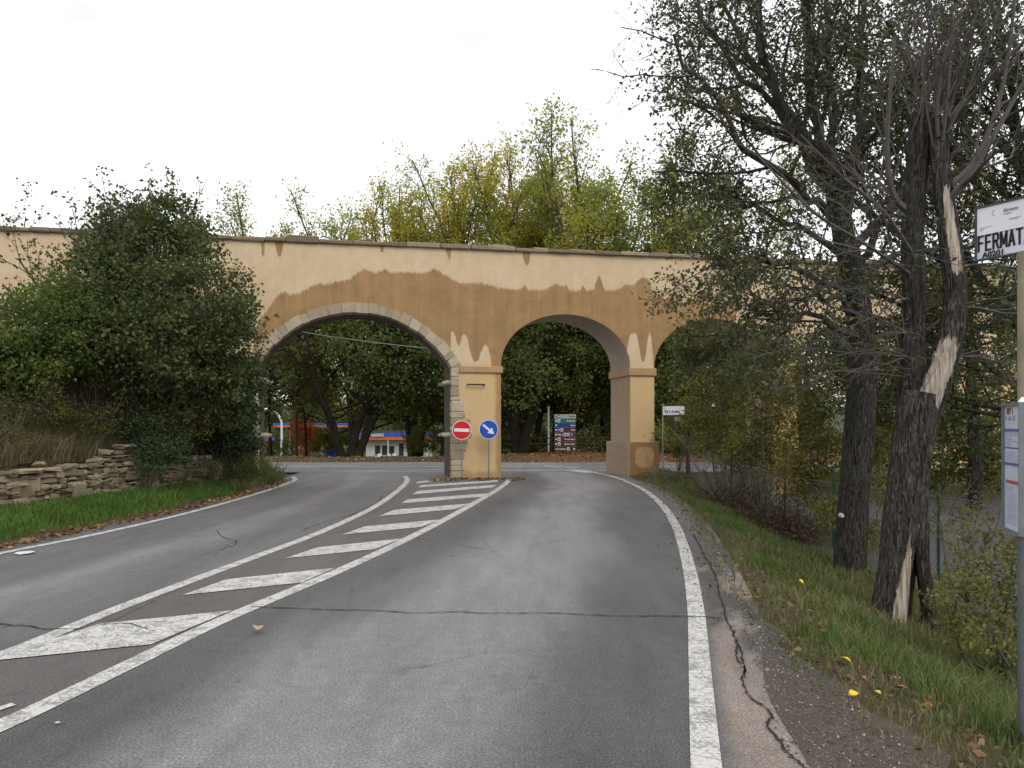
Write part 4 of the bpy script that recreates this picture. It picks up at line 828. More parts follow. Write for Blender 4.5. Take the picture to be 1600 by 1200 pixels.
shrub('ivy_hedge', 'long yellow green ivy hedge along the far side of the car park', 'hedge', (13.2, 24.5, -.7), LP([(x, y, 25.0, r) for x, y, r in [(1345,700,34),(1400,690,40),(1400,740,34),(1455,690,42),(1450,740,36),(1510,680,44),(1510,735,38),(1565,690,44),(1560,740,36),(1620,690,46),(1615,740,38),(1480,645,30),(1540,640,30),(1670,680,50),(1680,740,44),(1330,745,26)]]), 17000, .11, 'leaf_olive', 308, 40, (.2, .5), .5, .02, 'twig', 12, .75)
# dead brambles and bare canes
def canes(label, x, y, n, h, seed, spread=.5, mat='twig', lv=0, lm='leaf_rust', name='brambles'):
    t = thing(name, label, name, on_ground(x, y)); r = np.random.default_rng(seed); mb = MB(); P = []; D = []
    for k in range(n):
        b = np.array([r.normal()*spread, r.normal()*spread, -.05]); d = nrm(np.array([r.normal()*.6, r.normal()*.6, 1.0])); pts = [b]; Lc = h*r.uniform(.4, 1.1)
        for i in range(6): d = nrm(d+r.normal(size=3)*.2+np.array([0, 0, -.10])); pts.append(pts[-1]+d*Lc/6)
        pts = np.array(pts); mb.tube(pts, np.linspace(.009, .004, 7)*r.uniform(.7, 1.6), 3)
        for i in range(lv): j = r.integers(1, 7); P.append(pts[j]+r.normal(size=3)*.04); D.append(r.normal(size=3)+[0, 0, -.4])
    mb.build('canes', M[mat], t)
    if lv: leaves('dead_leaves', np.array(P), np.array(D), RNG.uniform(.04, .09, len(P)), M[lm], t, .5)
    return t
M['cane_dead'] = plain('cane_dead', (.055, .040, .038), .9, 0, .4)
canes('dark dead bramble heap on the verge in front of the green post', 5.15, 15.6, 420, 1.1, 401, .34, 'cane_dead', 6)
canes('dead purplish bramble heap further along the verge towards the arch', 5.25, 18.6, 380, 1.15, 402, .42, 'cane_dead', 5)
canes('bare upright canes rising out of the hedge', 5.75, 17.3, 46, 2.9, 403, .5, 'twig', 3, 'leaf_olive', 'canes')
canes('tall dry straw coloured stalks over the hedge near the arch', 6.2, 23.6, 90, 3.6, 404, .55, 'twig_pale', 3, 'leaf_olive', 'canes')
# leaning grass tuft by the gravel
# chain-link fence
M['wire'] = plain('galvanised_wire', (.20, .20, .20), .5, .4); M['post_green'] = plain('post_green', (.018, .05, .035), .6); M['post_rust'] = plain('post_rust', (.10, .035, .018), .9, 0, .3, 20)
fen = thing('chain_link_fence', 'chain link fence running below the verge beside the car park', 'fence', (0, 0, 0))
fp = crom([(6.9, 6.4), (6.5, 9.5), (6.1, 13.0), (5.72, 16.0), (5.55, 20.0), (5.38, 24.2), (5.36, 25.2)], 16); fs = np.r_[0, np.cumsum(np.linalg.norm(np.diff(fp, axis=0), axis=1))]
def fpt(s): s = min(max(s, 0), fs[-1]); return np.array([np.interp(s, fs, fp[:, 0]), np.interp(s, fs, fp[:, 1])])
mb = MB(); H = 1.3
s = -H
while s < fs[-1]:
    for dr in (1, -1):
        pts = []
        for k in range(4):
            z = H*k/3; ss = s+z if dr > 0 else s+H-z
            if 0 <= ss <= fs[-1]: q = fpt(ss); pts.append((q[0]+.003*dr, q[1], gz(q[0], q[1])+.02+z))
        if len(pts) > 1: mb.tube(pts, .0023, 3)
    s += .085
for z in (.05, H): mb.tube([(*fpt(s_), gz(*fpt(s_))+z) for s_ in np.linspace(0, fs[-1], 40)], .004, 4)
mb.build('wire_mesh', M['wire'], fen)
for (s_, mt, h) in [(2.2, 'post_green', 1.5), (5.2, 'post_green', 1.5), (8.1, 'post_green', 1.5), (10.1, 'post_green', 2.0), (13.6, 'post_green', 1.6)]:
    q = fpt(s_); m_ = MB(); m_.tube([(q[0], q[1], gz(*q)-.2), (q[0], q[1], gz(*q)+h)], .024, 10, 0, True); m_.build('post', M[mt], fen)
q = px(1075, 668, 24.2); m_ = MB(); m_.box((q.x, q.y, .85), (.11, .11, 1.9), .2, 0, .004, .012); o = m_.build('post', M['post_rust'], fen); o['label'] = 'thick rusty brown post'

LOWT = [dict(n=5, wob=.12, up=.02, ch=8, start=.2, ang=(35, 70), rat=(.4, .6), rr=.5, sides=5), dict(n=4, wob=.16, up=0, ch=6, start=.2, ang=(30, 60), rat=(.4, .65), rr=.5, sides=3), dict(n=3, wob=.2, up=-.04, sides=3)]
e4 = thing('evergreen_tree', 'dark low branched tree behind the car park between the split trunk and the bus stop', 'tree', (12.6, 21.5, gz(12.6, 21.5))); p = Plant(207)
mb, C = trunk([(0, 0, -.2), (.05, 0, 1.5), (0, .1, 3.5), (-.1, 0, 6.5)], [.20, .17, .14, .06], 18, 40, 8, .02); mb.build('trunk', M['bark'], e4, True)
for k in range(22): a = k*2.4; zz_ = 1.9+k*.2; p.grow((0, 0, zz_), (math.cos(a), math.sin(a), p.r.uniform(-.1, .35)), p.r.uniform(2.2, 3.6)*(1-.02*k), .04, 0, LOWT)
p.mb.build('branches', M['bark'], e4); P, D = p.leafpts(15, .12, .4); leaves('crown', P, D, RNG.uniform(.09, .14, len(P)), M['leaf_dark'], e4, .55)

# ---------------------------------------------------------------- trees beyond the crossing and above the wall
BG = [dict(n=5, wob=.10, up=.05, ch=8, start=.25, ang=(35, 70), rat=(.35, .6), rr=.5, sides=5), dict(n=4, wob=.16, up=.03, ch=6, start=.2, ang=(30, 60), rat=(.4, .65), rr=.5, sides=3), dict(n=3, wob=.2, up=0, sides=3)]
def bg_proto(seed, h, first, nl, lmat, per, leaf, el=(5, 55), llen=(.30, .48), rad=.35, stems=((0, 0),), keep=None, bmat='bark_far', cfg=BG, spread=.28):
    p = Plant(seed); tb = MB()
    for sx, lean in stems:
        pts = [np.array([sx, 0, -.4])]; d = nrm(np.array([lean, p.r.normal()*.05, 1])); n = 8
        for i in range(n): d = nrm(d+p.r.normal(size=3)*.07+np.array([0, 0, .06])); pts.append(pts[-1]+d*h*.82/n)
        pts = np.array(pts); rr = np.linspace(rad, rad*.22, n+1); rr[0] *= 1.35; tb.tube(crom(pts, 3), np.interp(np.linspace(0, n, len(crom(pts, 3))), np.arange(n+1), rr), 9)
        for k in range(nl):
            t = first+(1-first)*(k+p.r.uniform(0, 1))/nl; x = t*n; i = min(int(x), n-1); f = x-i; q = pts[i]*(1-f)+pts[i+1]*f; a = k*2.4+p.r.uniform(-.5, .5); e_ = math.radians(el[0]+(el[1]-el[0])*t+p.r.uniform(-8, 8))
            p.grow(q, (math.cos(a)*math.cos(e_), math.sin(a)*math.cos(e_), math.sin(e_)), h*p.r.uniform(*llen)*(1.1-.6*abs(t-.45)), rad*.34, 0, cfg)
    tm = tb.build('trunk', M[bmat]); bm_ = p.mb.build('branches', M[bmat]); P, D = p.leafpts(per, spread, .3, keep); lm = leaves('crown', P, D, leaf*RNG.uniform(.7, 1.25, len(P)), M[lmat], None, .62); print('bg', seed, len(P))
    d = [o.data for o in (tm, bm_, lm)]
    for o in (tm, bm_, lm): bpy.data.objects.remove(o)
    return d
def place(proto, label, x, y, sc, rz, group, name='tree', sz=1.0):
    t = thing(name, label, 'tree', (x, y, gz(x, y)-.05), rz, group); t.scale = (sc, sc, sc*sz)
    for nm, me in zip(('trunk', 'branches', 'crown'), proto): link(nm, me, t)
    return t
pA = bg_proto(501, 13, .32, 15, 'leaf_dark', 15, .24, rad=.40)
pB = bg_proto(502, 12, .30, 12, 'leaf_dark', 11, .23, rad=.28, stems=((-.25, -.26), (.05, .04), (.3, .34)), llen=(.26, .42))
pC = bg_proto(503, 11, .28, 13, 'leaf_green', 15, .23, rad=.28)
pD = bg_proto(504, 10, .36, 12, 'leaf_rust', 26, .20, rad=.24)
gB = 'trees beyond the crossing road'
PT = lambda x, d: (x-CX)*d/F
for pr, x, d, sc, rz, lb in [
    (pB, 545, 46, 1.0, .4, 'dark tree forking low into several limbs, seen through the big arch'),
    (pB, 812, 47, 1.0, 2.0, 'dark tree with several leaning trunks, seen through the smaller arch'),
    (pA, 868, 51, .95, 1.0, 'dark ivy clad tree rising straight behind the stacked direction sign'),
    (pC, 690, 50, .9, 3.0, 'green tree half hidden by the middle pier'), (pA, 520, 72, 1.15, 4.0, 'dark broad tree standing further off behind the forked one'),
    (pD, 408, 50, 1.1, .3, 'rust tinged tree at the left side of the big arch'), (pA, 385, 60, 1.1, 2.2, 'dark tree behind the left abutment'),
    (pC, 940, 55, .95, 1.4, 'green tree beside the right pier seen through the smaller arch'), (pC, 1045, 48, .85, 5.0, 'green tree seen through the third arch'),
    (pA, 1130, 52, .9, .9, 'dark tree behind the third arch'), (pA, 1230, 50, .85, 3.3, 'dark tree far to the right behind the fourth arch'), (pC, 1390, 56, .9, .5, 'green tree behind the right part of the aqueduct'),
    (pA, 760, 62, 1.0, 5.5, 'dark tree straight behind the middle pier'), (pC, 880, 66, 1.1, 4.4, 'green tree further behind the stacked direction sign')]:
    place(pr, lb, PT(x, d), d, sc, rz, gB)
# dark woodland closing the view far behind
pE = bg_proto(505, 11, .10, 18, 'leaf_dark', 16, .40, el=(0, 45), rad=.4, spread=.5)
gW = 'dark trees far behind the filling station'
for k, (x, d, sc) in enumerate([(330,125,1.0),(420,118,.8),(490,128,.95),(560,132,.85),(640,120,.9),(720,126,.95),(800,110,.85),(880,112,.8),(960,108,.75),(1050,104,.8),(1140,100,.8),(1250,104,.9),(1380,108,.9)]):
    place(pE, ['dark tree at the far left behind the kiosk','dark tree behind the tall street lamp','dark tree behind the utility pole and red bush','dark tree behind the canopy edge','dark tree right behind the white filling station hut','dark tree far behind the middle pier','distant dark tree behind the leaning trunks','distant dark tree behind the stacked direction sign','distant dark tree next to the right pier','distant dark tree seen low through the third arch','distant dark tree behind the hedge','distant dark tree behind the straight elm trunk','distant dark tree behind the split trunk'][k], PT(x, d), d, sc, k*1.7, gW)
# tall poplars turning yellow above the wall
POP = [dict(n=6, wob=.09, up=.09, ch=8, start=.18, ang=(22, 46), rat=(.32, .55), rr=.5, sides=4), dict(n=4, wob=.15, up=.06, ch=5, start=.2, ang=(22, 48), rat=(.4, .65), rr=.55, sides=3), dict(n=3, wob=.16, up=.04, sides=3)]
def kp(h): return lambda q: float(np.clip(1.35-1.2*smooth(.74, 1.06, q[2]/h), .06, 1.2))
pY = bg_proto(511, 20, .12, 13, 'leaf_yellow', 18, .19, el=(12, 60), llen=(.26, .38), rad=.26, stems=((-.4, -.20), (.1, .0), (.4, .2)), keep=kp(21), cfg=POP, bmat='bark_poplar', spread=.24)
pZ = bg_proto(512, 18, .12, 13, 'leaf_lime', 18, .19, el=(10, 58), llen=(.27, .40), rad=.26, stems=((-.5, -.24), (.2, .03), (.4, .22)), keep=kp(19), cfg=POP, bmat='bark_poplar', spread=.26)
gP = 'tall poplars rising above the aqueduct'
for pr, x, d, sc, rz, lb in [(pZ, 548, 57, 1.04, .3, 'leftmost and lowest green poplar above the aqueduct'), (pY, 650, 58, .98, 1.1, 'yellow green poplar above the crown of the big arch'), (pY, 720, 54, 1.04, 2.5, 'bright yellow pointed poplar above the spandrel'), (pZ, 765, 62, 1.05, 4.0, 'greenish poplar set back between two yellow ones'), (pY, 822, 54, .98, 3.6, 'tallest yellow poplar above the smaller arch'), (pZ, 885, 55, 1.06, 5.2, 'sparse topped lime green poplar above the smaller arch'), (pZ, 965, 54, 1.16, .8, 'green poplar with thin twiggy top above the right pier'), (pZ, 1030, 52, 1.05, 2.7, 'rightmost poplar, partly hidden by the leafy roadside elm')]:
    place(pr, lb, PT(x, d), d, sc, rz, gP, 'poplar_tree' if pr is not pC else 'tree')
# thin trees at the far left behind the wall
pT = bg_proto(513, 14, .3, 10, 'leaf_bush', 7, .17, el=(40, 70), llen=(.26, .4), rad=.14, cfg=POP, spread=.12, keep=lambda q: .8)
for x, d, sc, lb in [(2, 34, 1.0, 'tall thin tree with few leaves at the left edge above the wall'), (45, 38, .82, 'small sparse tree just right of the tall thin one above the wall'), (424, 52, .72, 'nearly bare tree top showing above the wall left of the poplars'), (478, 54, .70, 'faint twiggy tree top next to the leftmost poplar')]:
    place(pT, lb, PT(x, d), d, sc, x, 'thin trees above the aqueduct', 'thin_tree')
# low shrubs under the far trees
for k, (x, y, d, r, n, mat, lb) in enumerate([(665,685,54,24,2000,'leaf_lime','yellow green bush right of the filling station hut'),(505,690,56,18,1400,'leaf_olive','dull bush between the red bush and the forked tree'),(430,708,58,16,900,'leaf_dark','low dark hedge behind the street lamp'),(935,690,50,26,1600,'leaf_olive','olive bush right of the stacked direction sign'),(845,695,52,20,1200,'leaf_olive','olive bush left of the stacked direction sign'),(910,655,56,20,1300,'leaf_green','green bush behind the stacked direction sign'),(800,690,58,24,1300,'leaf_green','green bush behind the leaning trunks'),(1045,680,44,24,1300,'leaf_lime','lime green bush beyond the third arch'),(1130,690,44,30,1300,'leaf_olive','olive bush beyond the hedge')]):
    X, Y = PT(x, d), d; r_ = r*d/F
    shrub('far_bush', lb, 'bush', on_ground(X, Y), [(X, Y, CH-(y-HY)*d/F, r_, r_, r_*.9), (X-r_*.8, Y, CH-(y+8-HY)*d/F, r_*.7, r_*.7, r_*.6), (X+r_*.8, Y+.3, CH-(y+6-HY)*d/F, r_*.7, r_*.7, r_*.7)], n, .16, mat, 600+k, 12, (.4, .9), .8, .03, 'bark_far', 10, .6, 'bushes beyond the crossing road')
X, Y = PT(478, 62), 62.0; shrub('red_bush', 'small fiery red autumn tree beside the utility pole', 'tree', on_ground(X, Y), LP([(470,680,62,17),(488,690,62,16),(465,665,62,10),(485,672,62,12),(478,700,62,12)]), 2600, .15, 'leaf_red', 650, 14, (.3, .7), .6, .03, 'bark_far', 10, .6)
X, Y = PT(452, 63.5), 63.5; shrub('orange_bush', 'rust orange bush just left of the utility pole', 'bush', on_ground(X, Y), LP([(455,690,63.5,12),(462,665,63.5,12),(450,705,63.5,10)]), 1000, .14, 'leaf_rust', 651, 8, (.3, .6), .6, .03, 'bark_far', 10, .6)
# ---------------------------------------------------------------- signs
M['galv'] = plain('galvanised', (.30, .31, .32), .45, .6, .12, 14); M['red'] = plain('sign_red', (.60, .012, .018), .45, 0, .05); M['blue'] = plain('sign_blue', (.010, .085, .47), .45, 0, .05)
M['white'] = plain('sign_white', (.74, .75, .77), .5, 0, .04); M['green'] = plain('sign_green', (.005, .14, .075), .5, 0, .06); M['brown'] = plain('sign_brown', (.075, .022, .018), .55, 0, .08); M['black'] = plain('sign_black', (.012, .012, .016), .6)
M['navy'] = plain('sign_navy', (.012, .04, .22), .5, 0, .06); M['pale_panel_shaded'] = plain('sign_pale_shaded', (.34, .35, .36), .5, 0, .05)  # pale top direction panel, its colour darkened for the shade on the board
def disc(r, y0, y1, n=40): return [(r*math.cos(2*math.pi*k/n), r*math.sin(2*math.pi*k/n)) for k in range(n)], y0, y1
def text(body, size, mat, parent, loc, rot=(math.pi/2, 0, 0), bold=0.0, sx=1.0, name='lettering', align='LEFT', shear=0.0):
    cu = bpy.data.curves.new(name, 'FONT'); cu.body = body; cu.size = size; cu.offset = bold; cu.align_x = align; cu.shear = shear; cu.resolution_u = 3; cu.extrude = .0008
    o = bpy.data.objects.new(name, cu); COL.objects.link(o); bpy.context.view_layer.update(); me = bpy.data.meshes.new_from_object(o.evaluated_get(bpy.context.evaluated_depsgraph_get())); bpy.data.objects.remove(o); bpy.data.curves.remove(cu)
    me.materials.clear(); me.materials.append(M[mat]); t = link(name, me, parent); t.location = loc; t.rotation_euler = rot; t.scale = (sx, 1, 1); return t
def road_sign(name, label, x, y, cz, rz, tilt):
    t = thing(name, label, 'traffic sign', (x, y, 0), rz); m = MB(); m.tube([(0, .03, -.3), (0, .03, cz+.2)], .024, 10, 0, True); m.build('post', M['galv'], t)
    m = MB(); m.prism(disc(.30, 0, 0)[0], 0, .012); pl = m.build('plate', M['white'], t); pl.location = (0, 0, cz); pl.rotation_euler = (0, tilt, 0)
    for dz in (-.12, .12): m = MB(); m.box((0, .026, dz), (.30, .02, .035)); m.build('bracket', M['galv'], pl)
    return t, pl
t, pl = road_sign('no_entry_sign', 'round red no entry sign with white bar on a thin post by the pier', PT(721.5, 24.45), 24.45, 1.52, .06, math.radians(2))
m = MB(); m.prism(disc(.278, 0, 0)[0], -.005, .0); m.build('red_disc', M['red'], pl); m = MB(); m.prism([(-.235, -.05), (.235, -.05), (.235, .05), (-.235, .05)], -.009, -.004); m.build('white_bar', M['white'], pl)
t, pl = road_sign('keep_right_sign', 'round blue sign with white arrow pointing down right, beside the pier', PT(763.5, 24.55), 24.55, 1.54, -.05, 0)
m = MB(); m.prism(disc(.282, 0, 0)[0], -.005, .0); m.build('blue_disc', M['blue'], pl)
a = math.radians(-40); rot = lambda p: (p[0]*math.cos(a)-p[1]*math.sin(a), p[0]*math.sin(a)+p[1]*math.cos(a))
m = MB(); m.prism([rot(p) for p in [(-.225, .034), (-.225, -.034), (.04, -.034), (.04, -.115), (.225, 0), (.04, .115), (.04, .034)]], -.009, -.004); m.build('white_arrow', M['white'], pl)
# stacked direction sign
D_ = 44.5; k = D_/F; sx, sz0 = PT(883, D_), 0.0
t = thing('direction_sign', 'stack of eight direction panels, white green blue and brown, on two posts', 'direction sign', (sx, D_, gz(sx, D_)), .06); g0 = gz(sx, D_)
for xx in (-.42, .46):
    m = MB(); m.tube([(xx, .05, -.3), (xx, .05, CH-g0+.72)], .035, 8, 0, True); m.build('post', M['galv'], t)
wd = 34*k; ys = [647.5, 654.4, 661.6, 668.8, 676.0, 683.3, 690.6, 698.4]; cols = ['pale_panel_shaded', 'green', 'navy', 'brown', 'brown', 'brown', 'brown', 'brown']
txt = [('Bibbiena', 'black', .0), ('Autostrada', 'white', .0), ('Carda', 'white', 0), ('Pieve', 'white', .3), ('Museo', 'white', -.3), ('Via dei Tesori', 'white', .1), ('Museo Civico', 'white', .1), ('Area Camper', 'white', -.25)]
for i, y in enumerate(ys):
    zc = CH-(y+3-HY)*k-g0; h = 6.4*k; m = MB(); m.prism([(-wd/2, zc-h/2), (wd/2, zc-h/2), (wd/2, zc+h/2), (-wd/2, zc+h/2)], -.01, .015); pn = m.build('panel', M[cols[i]], t)
    m = MB(); wm = 'white' if i else 'black'
    ar = -1 if i < 7 else 1; ax = -wd/2+.10 if ar < 0 else wd/2-.10
    m.prism([(ax+ar*.055, zc), (ax-ar*.01, zc+.065), (ax-ar*.01, zc+.02), (ax-ar*.06, zc+.02), (ax-ar*.06, zc-.02), (ax-ar*.01, zc-.02), (ax-ar*.01, zc-.065)], -.015, -.009); m.build('arrow', M[wm], pn)
    for (bx, bc) in {0: [(.26, 'black')], 1: [(.26, 'white')], 3: [(.27, 'blue'), (.43, 'white')], 4: [(.60, 'white'), (.79, 'white'), (1.0, 'blue')], 5: [(.28, 'white')], 6: [(.28, 'white')], 7: [(.80, 'white')]}.get(i, []):
        m = MB(); cxp = -wd/2+bx*wd/1.23; m.prism([(cxp-.07, zc-.085), (cxp+.07, zc-.085), (cxp+.07, zc+.085), (cxp-.07, zc+.085)], -.014, -.009); m.build('symbol', M[bc], pn)
        if bc == 'blue': text('P', .14, 'white', pn, (cxp-.04, -.016, zc-.05), bold=.003)
        else: m = MB(); m.prism([(cxp-.04, zc-.05), (cxp+.03, zc-.05), (cxp+.05, zc), (cxp, zc+.055), (cxp-.045, zc+.01)], -.018, -.013); m.build('pictogram', M['black' if bc == 'white' else 'white'], pn)
    b, mt, off = txt[i]; right = i not in (4, 7)
    text(b, .12, mt, pn, ((wd/2-.05) if right else (-wd/2+.2 if i == 4 else -wd/2+.06), -.013, zc-.04), bold=.002, align='RIGHT' if right else 'LEFT', sx=.9)
    m = MB(); m.box((0, .005, zc-h/2-.012), (wd, .02, .014)); m.build('rail', M['galv'], t)
# street name arrow
X, Y = PT(1036, 25.2), 25.2; t = thing('street_name_sign', 'white arrow shaped street name sign on a thin grey post by the right pier', 'street sign', (X, Y, gz(X, Y)), -.05); g0 = gz(X, Y); k = 25.2/F
m = MB(); m.tube([(0, .03, -.2), (0, .03, CH+38*k-g0)], .022, 8, 0, True); m.build('post', M['galv'], t)
z0, z1 = CH+19.5*k-g0, CH+33*k-g0; w_ = 35*k; m = MB(); m.prism([(0.0, z0), (w_-.05, z0+.01), (w_, (z0+z1)/2), (w_-.05, z1+.01), (.0, z1)], -.008, .008); pn = m.build('arrow_plate', M['white'], t)
text('Via S. Agnano', .115, 'black', pn, (.04, -.011, z0+.075), bold=.0025, sx=.78)
m = MB(); m.prism([(.36, z0-.20), (.62, z0-.20), (.62, z0-.05), (.36, z0-.05)], -.006, .006); m.build('lower_plate', M['galv'], t)

# ---------------------------------------------------------------- bus stop
M['pole'] = (lambda g: g.pbr(g.mix(g.ramp(g.math('ADD', g.math('MULTIPLY', g.n("ShaderNodeSeparateXYZ").outputs[2], 0.0), g.noise(g.coord(), 2.2, 4)), [(.4, 0.0), (.6, 1.0)]), (.19, .175, .125), (.30, .265, .17)), .7, None, .1))(NG('weathered_pole'))
M['pole_low'] = plain('pole_low', (.135, .14, .15), .55, .3, .2, 8); M['frame_dark'] = plain('frame_dark', (.055, .06, .07), .5, .3); M['frame_grey'] = plain('frame_grey', (.20, .23, .25), .45, .4); M['panel'] = plain('panel_white', (.60, .62, .68), .35, 0, .05); M['paper'] = plain('paper', (.50, .53, .62), .4, 0, .08, 12)
M['ink_blue'] = plain('ink_blue', (.12, .16, .42), .6); M['ink_pale'] = plain('ink_pale', (.30, .34, .48), .6); M['ink_red'] = plain('ink_red', (.34, .10, .09), .6); M['ink_grey'] = plain('ink_grey', (.30, .30, .34), .6)
bx, by = 2.925, 4.5; g0 = gz(bx, by); bs = thing('bus_stop', 'bus stop post with white stop panel above a tall framed timetable', 'bus stop', (bx, by, g0))
m = MB(); m.tube([(0, 0, -.3), (0, 0, 1.62)], .031, 16, 0, True); m.build('pole', M['pole_low'], bs); m = MB(); m.tube([(0, 0, 1.612), (0, 0, 2.86-g0*0)], .0315, 16, 0, True); m.build('pole_top', M['pole'], bs)
def plane_frame(o, A, u):
    u = nrm(np.array([u[0], u[1], 0])); n_ = np.array([u[1], -u[0], 0]); A = np.array(A)-np.array([bx, by, g0])
    o.matrix_local = Matrix(((u[0], -n_[0], 0, A[0]), (u[1], -n_[1], 0, A[1]), (0, 0, 1, A[2]), (0, 0, 0, 1)))    # local x along, -y towards the viewer, z up
def hframe(name, w, h, mat, bar, dep, parent):
    m = MB(); m.box((w/2, 0, bar/2), (w, dep, bar)); m.box((w/2, 0, h-bar/2), (w, dep, bar)); m.box((bar/2, 0, h/2), (bar, dep-.002, h-2*bar)); m.box((w-bar/2, 0, h/2), (bar, dep-.002, h-2*bar)); return m.build(name, M[mat], parent)
def sheet(name, x0, x1, z0, z1, mat, parent, y=-.002, d=.001): m = MB(); m.prism([(x0, z0), (x1, z0), (x1, z1), (x0, z1)], y-d, y); return m.build(name, M[mat], parent)
# stop panel
A = np.array([2.79, 4.74]); u = np.array([.137, -.245]); WP = .40; zt = CH+(HY-325)*4.74/F; zb = CH+(HY-409.5)*4.74/F; HP = zt-zb
m = MB(); m.prism([(.006, .006), (WP-.006, .006), (WP-.006, HP-.006), (.006, HP-.006)], -.002, .006); sp = m.build('stop_panel', M['panel'], bs); plane_frame(sp, (A[0], A[1], zb), u)
f_ = hframe('panel_frame', WP, HP, 'frame_dark', .011, .022, sp)
sheet('upper_sheet', .013, WP-.013, HP*.465, HP-.012, 'white', sp, -.003); sheet('divider', .013, WP-.013, HP*.455, HP*.462, 'ink_grey', sp, -.003)
GL = {'F': [[(0, 0), (0, 1), (.8, 1)], [(0, .54), (.68, .54)]], 'E': [[(.82, 0), (0, 0), (0, 1), (.82, 1)], [(0, .54), (.68, .54)]], 'R': [[(0, 0), (0, 1), (.62, 1), (.86, .87), (.86, .65), (.62, .52), (0, .52)], [(.46, .52), (.9, 0)]], 'M': [[(0, 0), (0, 1), (.5, .22), (1.0, 1), (1.0, 0)]], 'A': [[(0, 0), (.45, 1), (.9, 0)], [(.16, .30), (.74, .30)]], 'T': [[(0, 1), (.9, 1)], [(.45, 1), (.45, 0)]]}
def strokes(word, x, z, h, w, gap, th, mat, parent, y):
    mb_ = MB(); n_ = 0
    for ch_ in word:
        for ln_ in GL[ch_]:
            for p_, q_ in zip(ln_[:-1], ln_[1:]):
                P0 = np.array([x+p_[0]*w, z+p_[1]*h]); P1 = np.array([x+q_[0]*w, z+q_[1]*h]); d_ = nrm(P1-P0); e_ = np.array([-d_[1], d_[0]])*th/2; P0 = P0-d_*th*.42; P1 = P1+d_*th*.42; n_ += 1
                mb_.prism([tuple(P0-e_), tuple(P1-e_), tuple(P1+e_), tuple(P0+e_)], y-.0006, y-n_*.00002)
        x += (w if ch_ != 'M' else w*1.1)*.9+gap
    return mb_.build('lettering', M[mat], parent)
strokes('FERMATA', .022, HP*.180, HP*.265, .0315, .0150, .0125, 'black', sp, -.0045); text('A0201', .046, 'black', sp, (.045, -.0075, HP*.045), bold=.0012, sx=1.05)
text('ferreno', .030, 'ink_grey', sp, (.165, -.0052, HP*.80), bold=.0012, sx=.9, shear=.3); text('trasporti', .012, 'ink_grey', sp, (.17, -.0052, HP*.755), sx=1)
m = MB(); m.tube([(.120+.016*math.cos(a_), -.0055, HP*.83+.016*math.sin(a_)) for a_ in np.linspace(1.9, 4.4, 9)], .0018, 5); m.build('emblem', M['ink_grey'], sp)
for (x0, x1, z) in [(.03, .10, .60), (.03, .06, .575), (.03, .05, .55), (.20, .26, .66), (.20, .25, .64)]: sheet('fine_print', x0, x1, HP*z, HP*z+.0022, 'ink_pale', sp, -.005)
m = MB(); m.box((.27, .03, HP*.5), (.05, .05, .03)); m.box((.27, .03, HP*.2), (.05, .05, .03)); m.build('clamp', M['frame_dark'], sp)
# timetable
A = np.array([2.972, 4.75]); u = np.array([-.118, -.35]); WT = .37; zt = CH+(HY-631)*4.75/F; zb = CH+(HY-826)*4.75/F; HT = zt-zb
m = MB(); m.prism([(.008, .008), (WT-.008, .008), (WT-.008, HT-.008), (.008, HT-.008)], 0, .014); tf = m.build('timetable_case', M['frame_grey'], bs); plane_frame(tf, (A[0], A[1], zb), u); hframe('case_frame', WT, HT, 'frame_grey', .016, .036, tf)
x0, x1 = .018, WT-.018
for (za, zb_) in [(.80, .98), (.655, .79), (.535, .645), (.02, .52)]: sheet('timetable_sheet', x0, x1, HT*za, HT*zb_, 'paper', tf, -.002)
for z in (.783, .778, .650, .530, .515): sheet('blue_rule', x0, x1, HT*z, HT*z+.006, 'ink_blue', tf, -.0045)
sheet('red_heading', .05, WT-.06, HT*.375, HT*.40, 'ink_red', tf, -.0045)
r = random.Random(5)
for z in np.arange(.06, .36, .016): sheet('print_line', .05, .05+r.uniform(.12, .26), HT*z, HT*z+.003, 'ink_pale', tf, -.0045)
for z in np.arange(.55, .63, .014): sheet('print_line', .04, .04+r.uniform(.15, .28), HT*z, HT*z+.003, 'ink_pale', tf, -.0045)
for z in np.arange(.67, .77, .016): sheet('print_line', .04, .04+r.uniform(.10, .26), HT*z, HT*z+.003, 'ink_pale', tf, -.0045)
text('IBP 1', .055, 'ink_red', tf, (.06, -.005, HT*.915), bold=.001, sx=1.2); text('T - LA - 71', .04, 'ink_grey', tf, (.04, -.005, HT*.865), sx=1.1)
m = MB(); m.tube([(-.02, -.03, 2.0+.02), (-.05, -.04, 2.0-.02), (-.035, -.045, 1.97)], [.014, .02, .006], 6, 0, True); m.tube([(.034*math.cos(a_), .034*math.sin(a_), 1.99) for a_ in np.linspace(0, 6.28, 14)], .006, 5); m.build('white_tie', M['white'], bs)
m = MB(); m.tube([(.033*math.cos(a_), .033*math.sin(a_), 1.80) for a_ in np.linspace(0, 6.28, 14)], .004, 5); m.build('wire_tie', M['white'], bs)

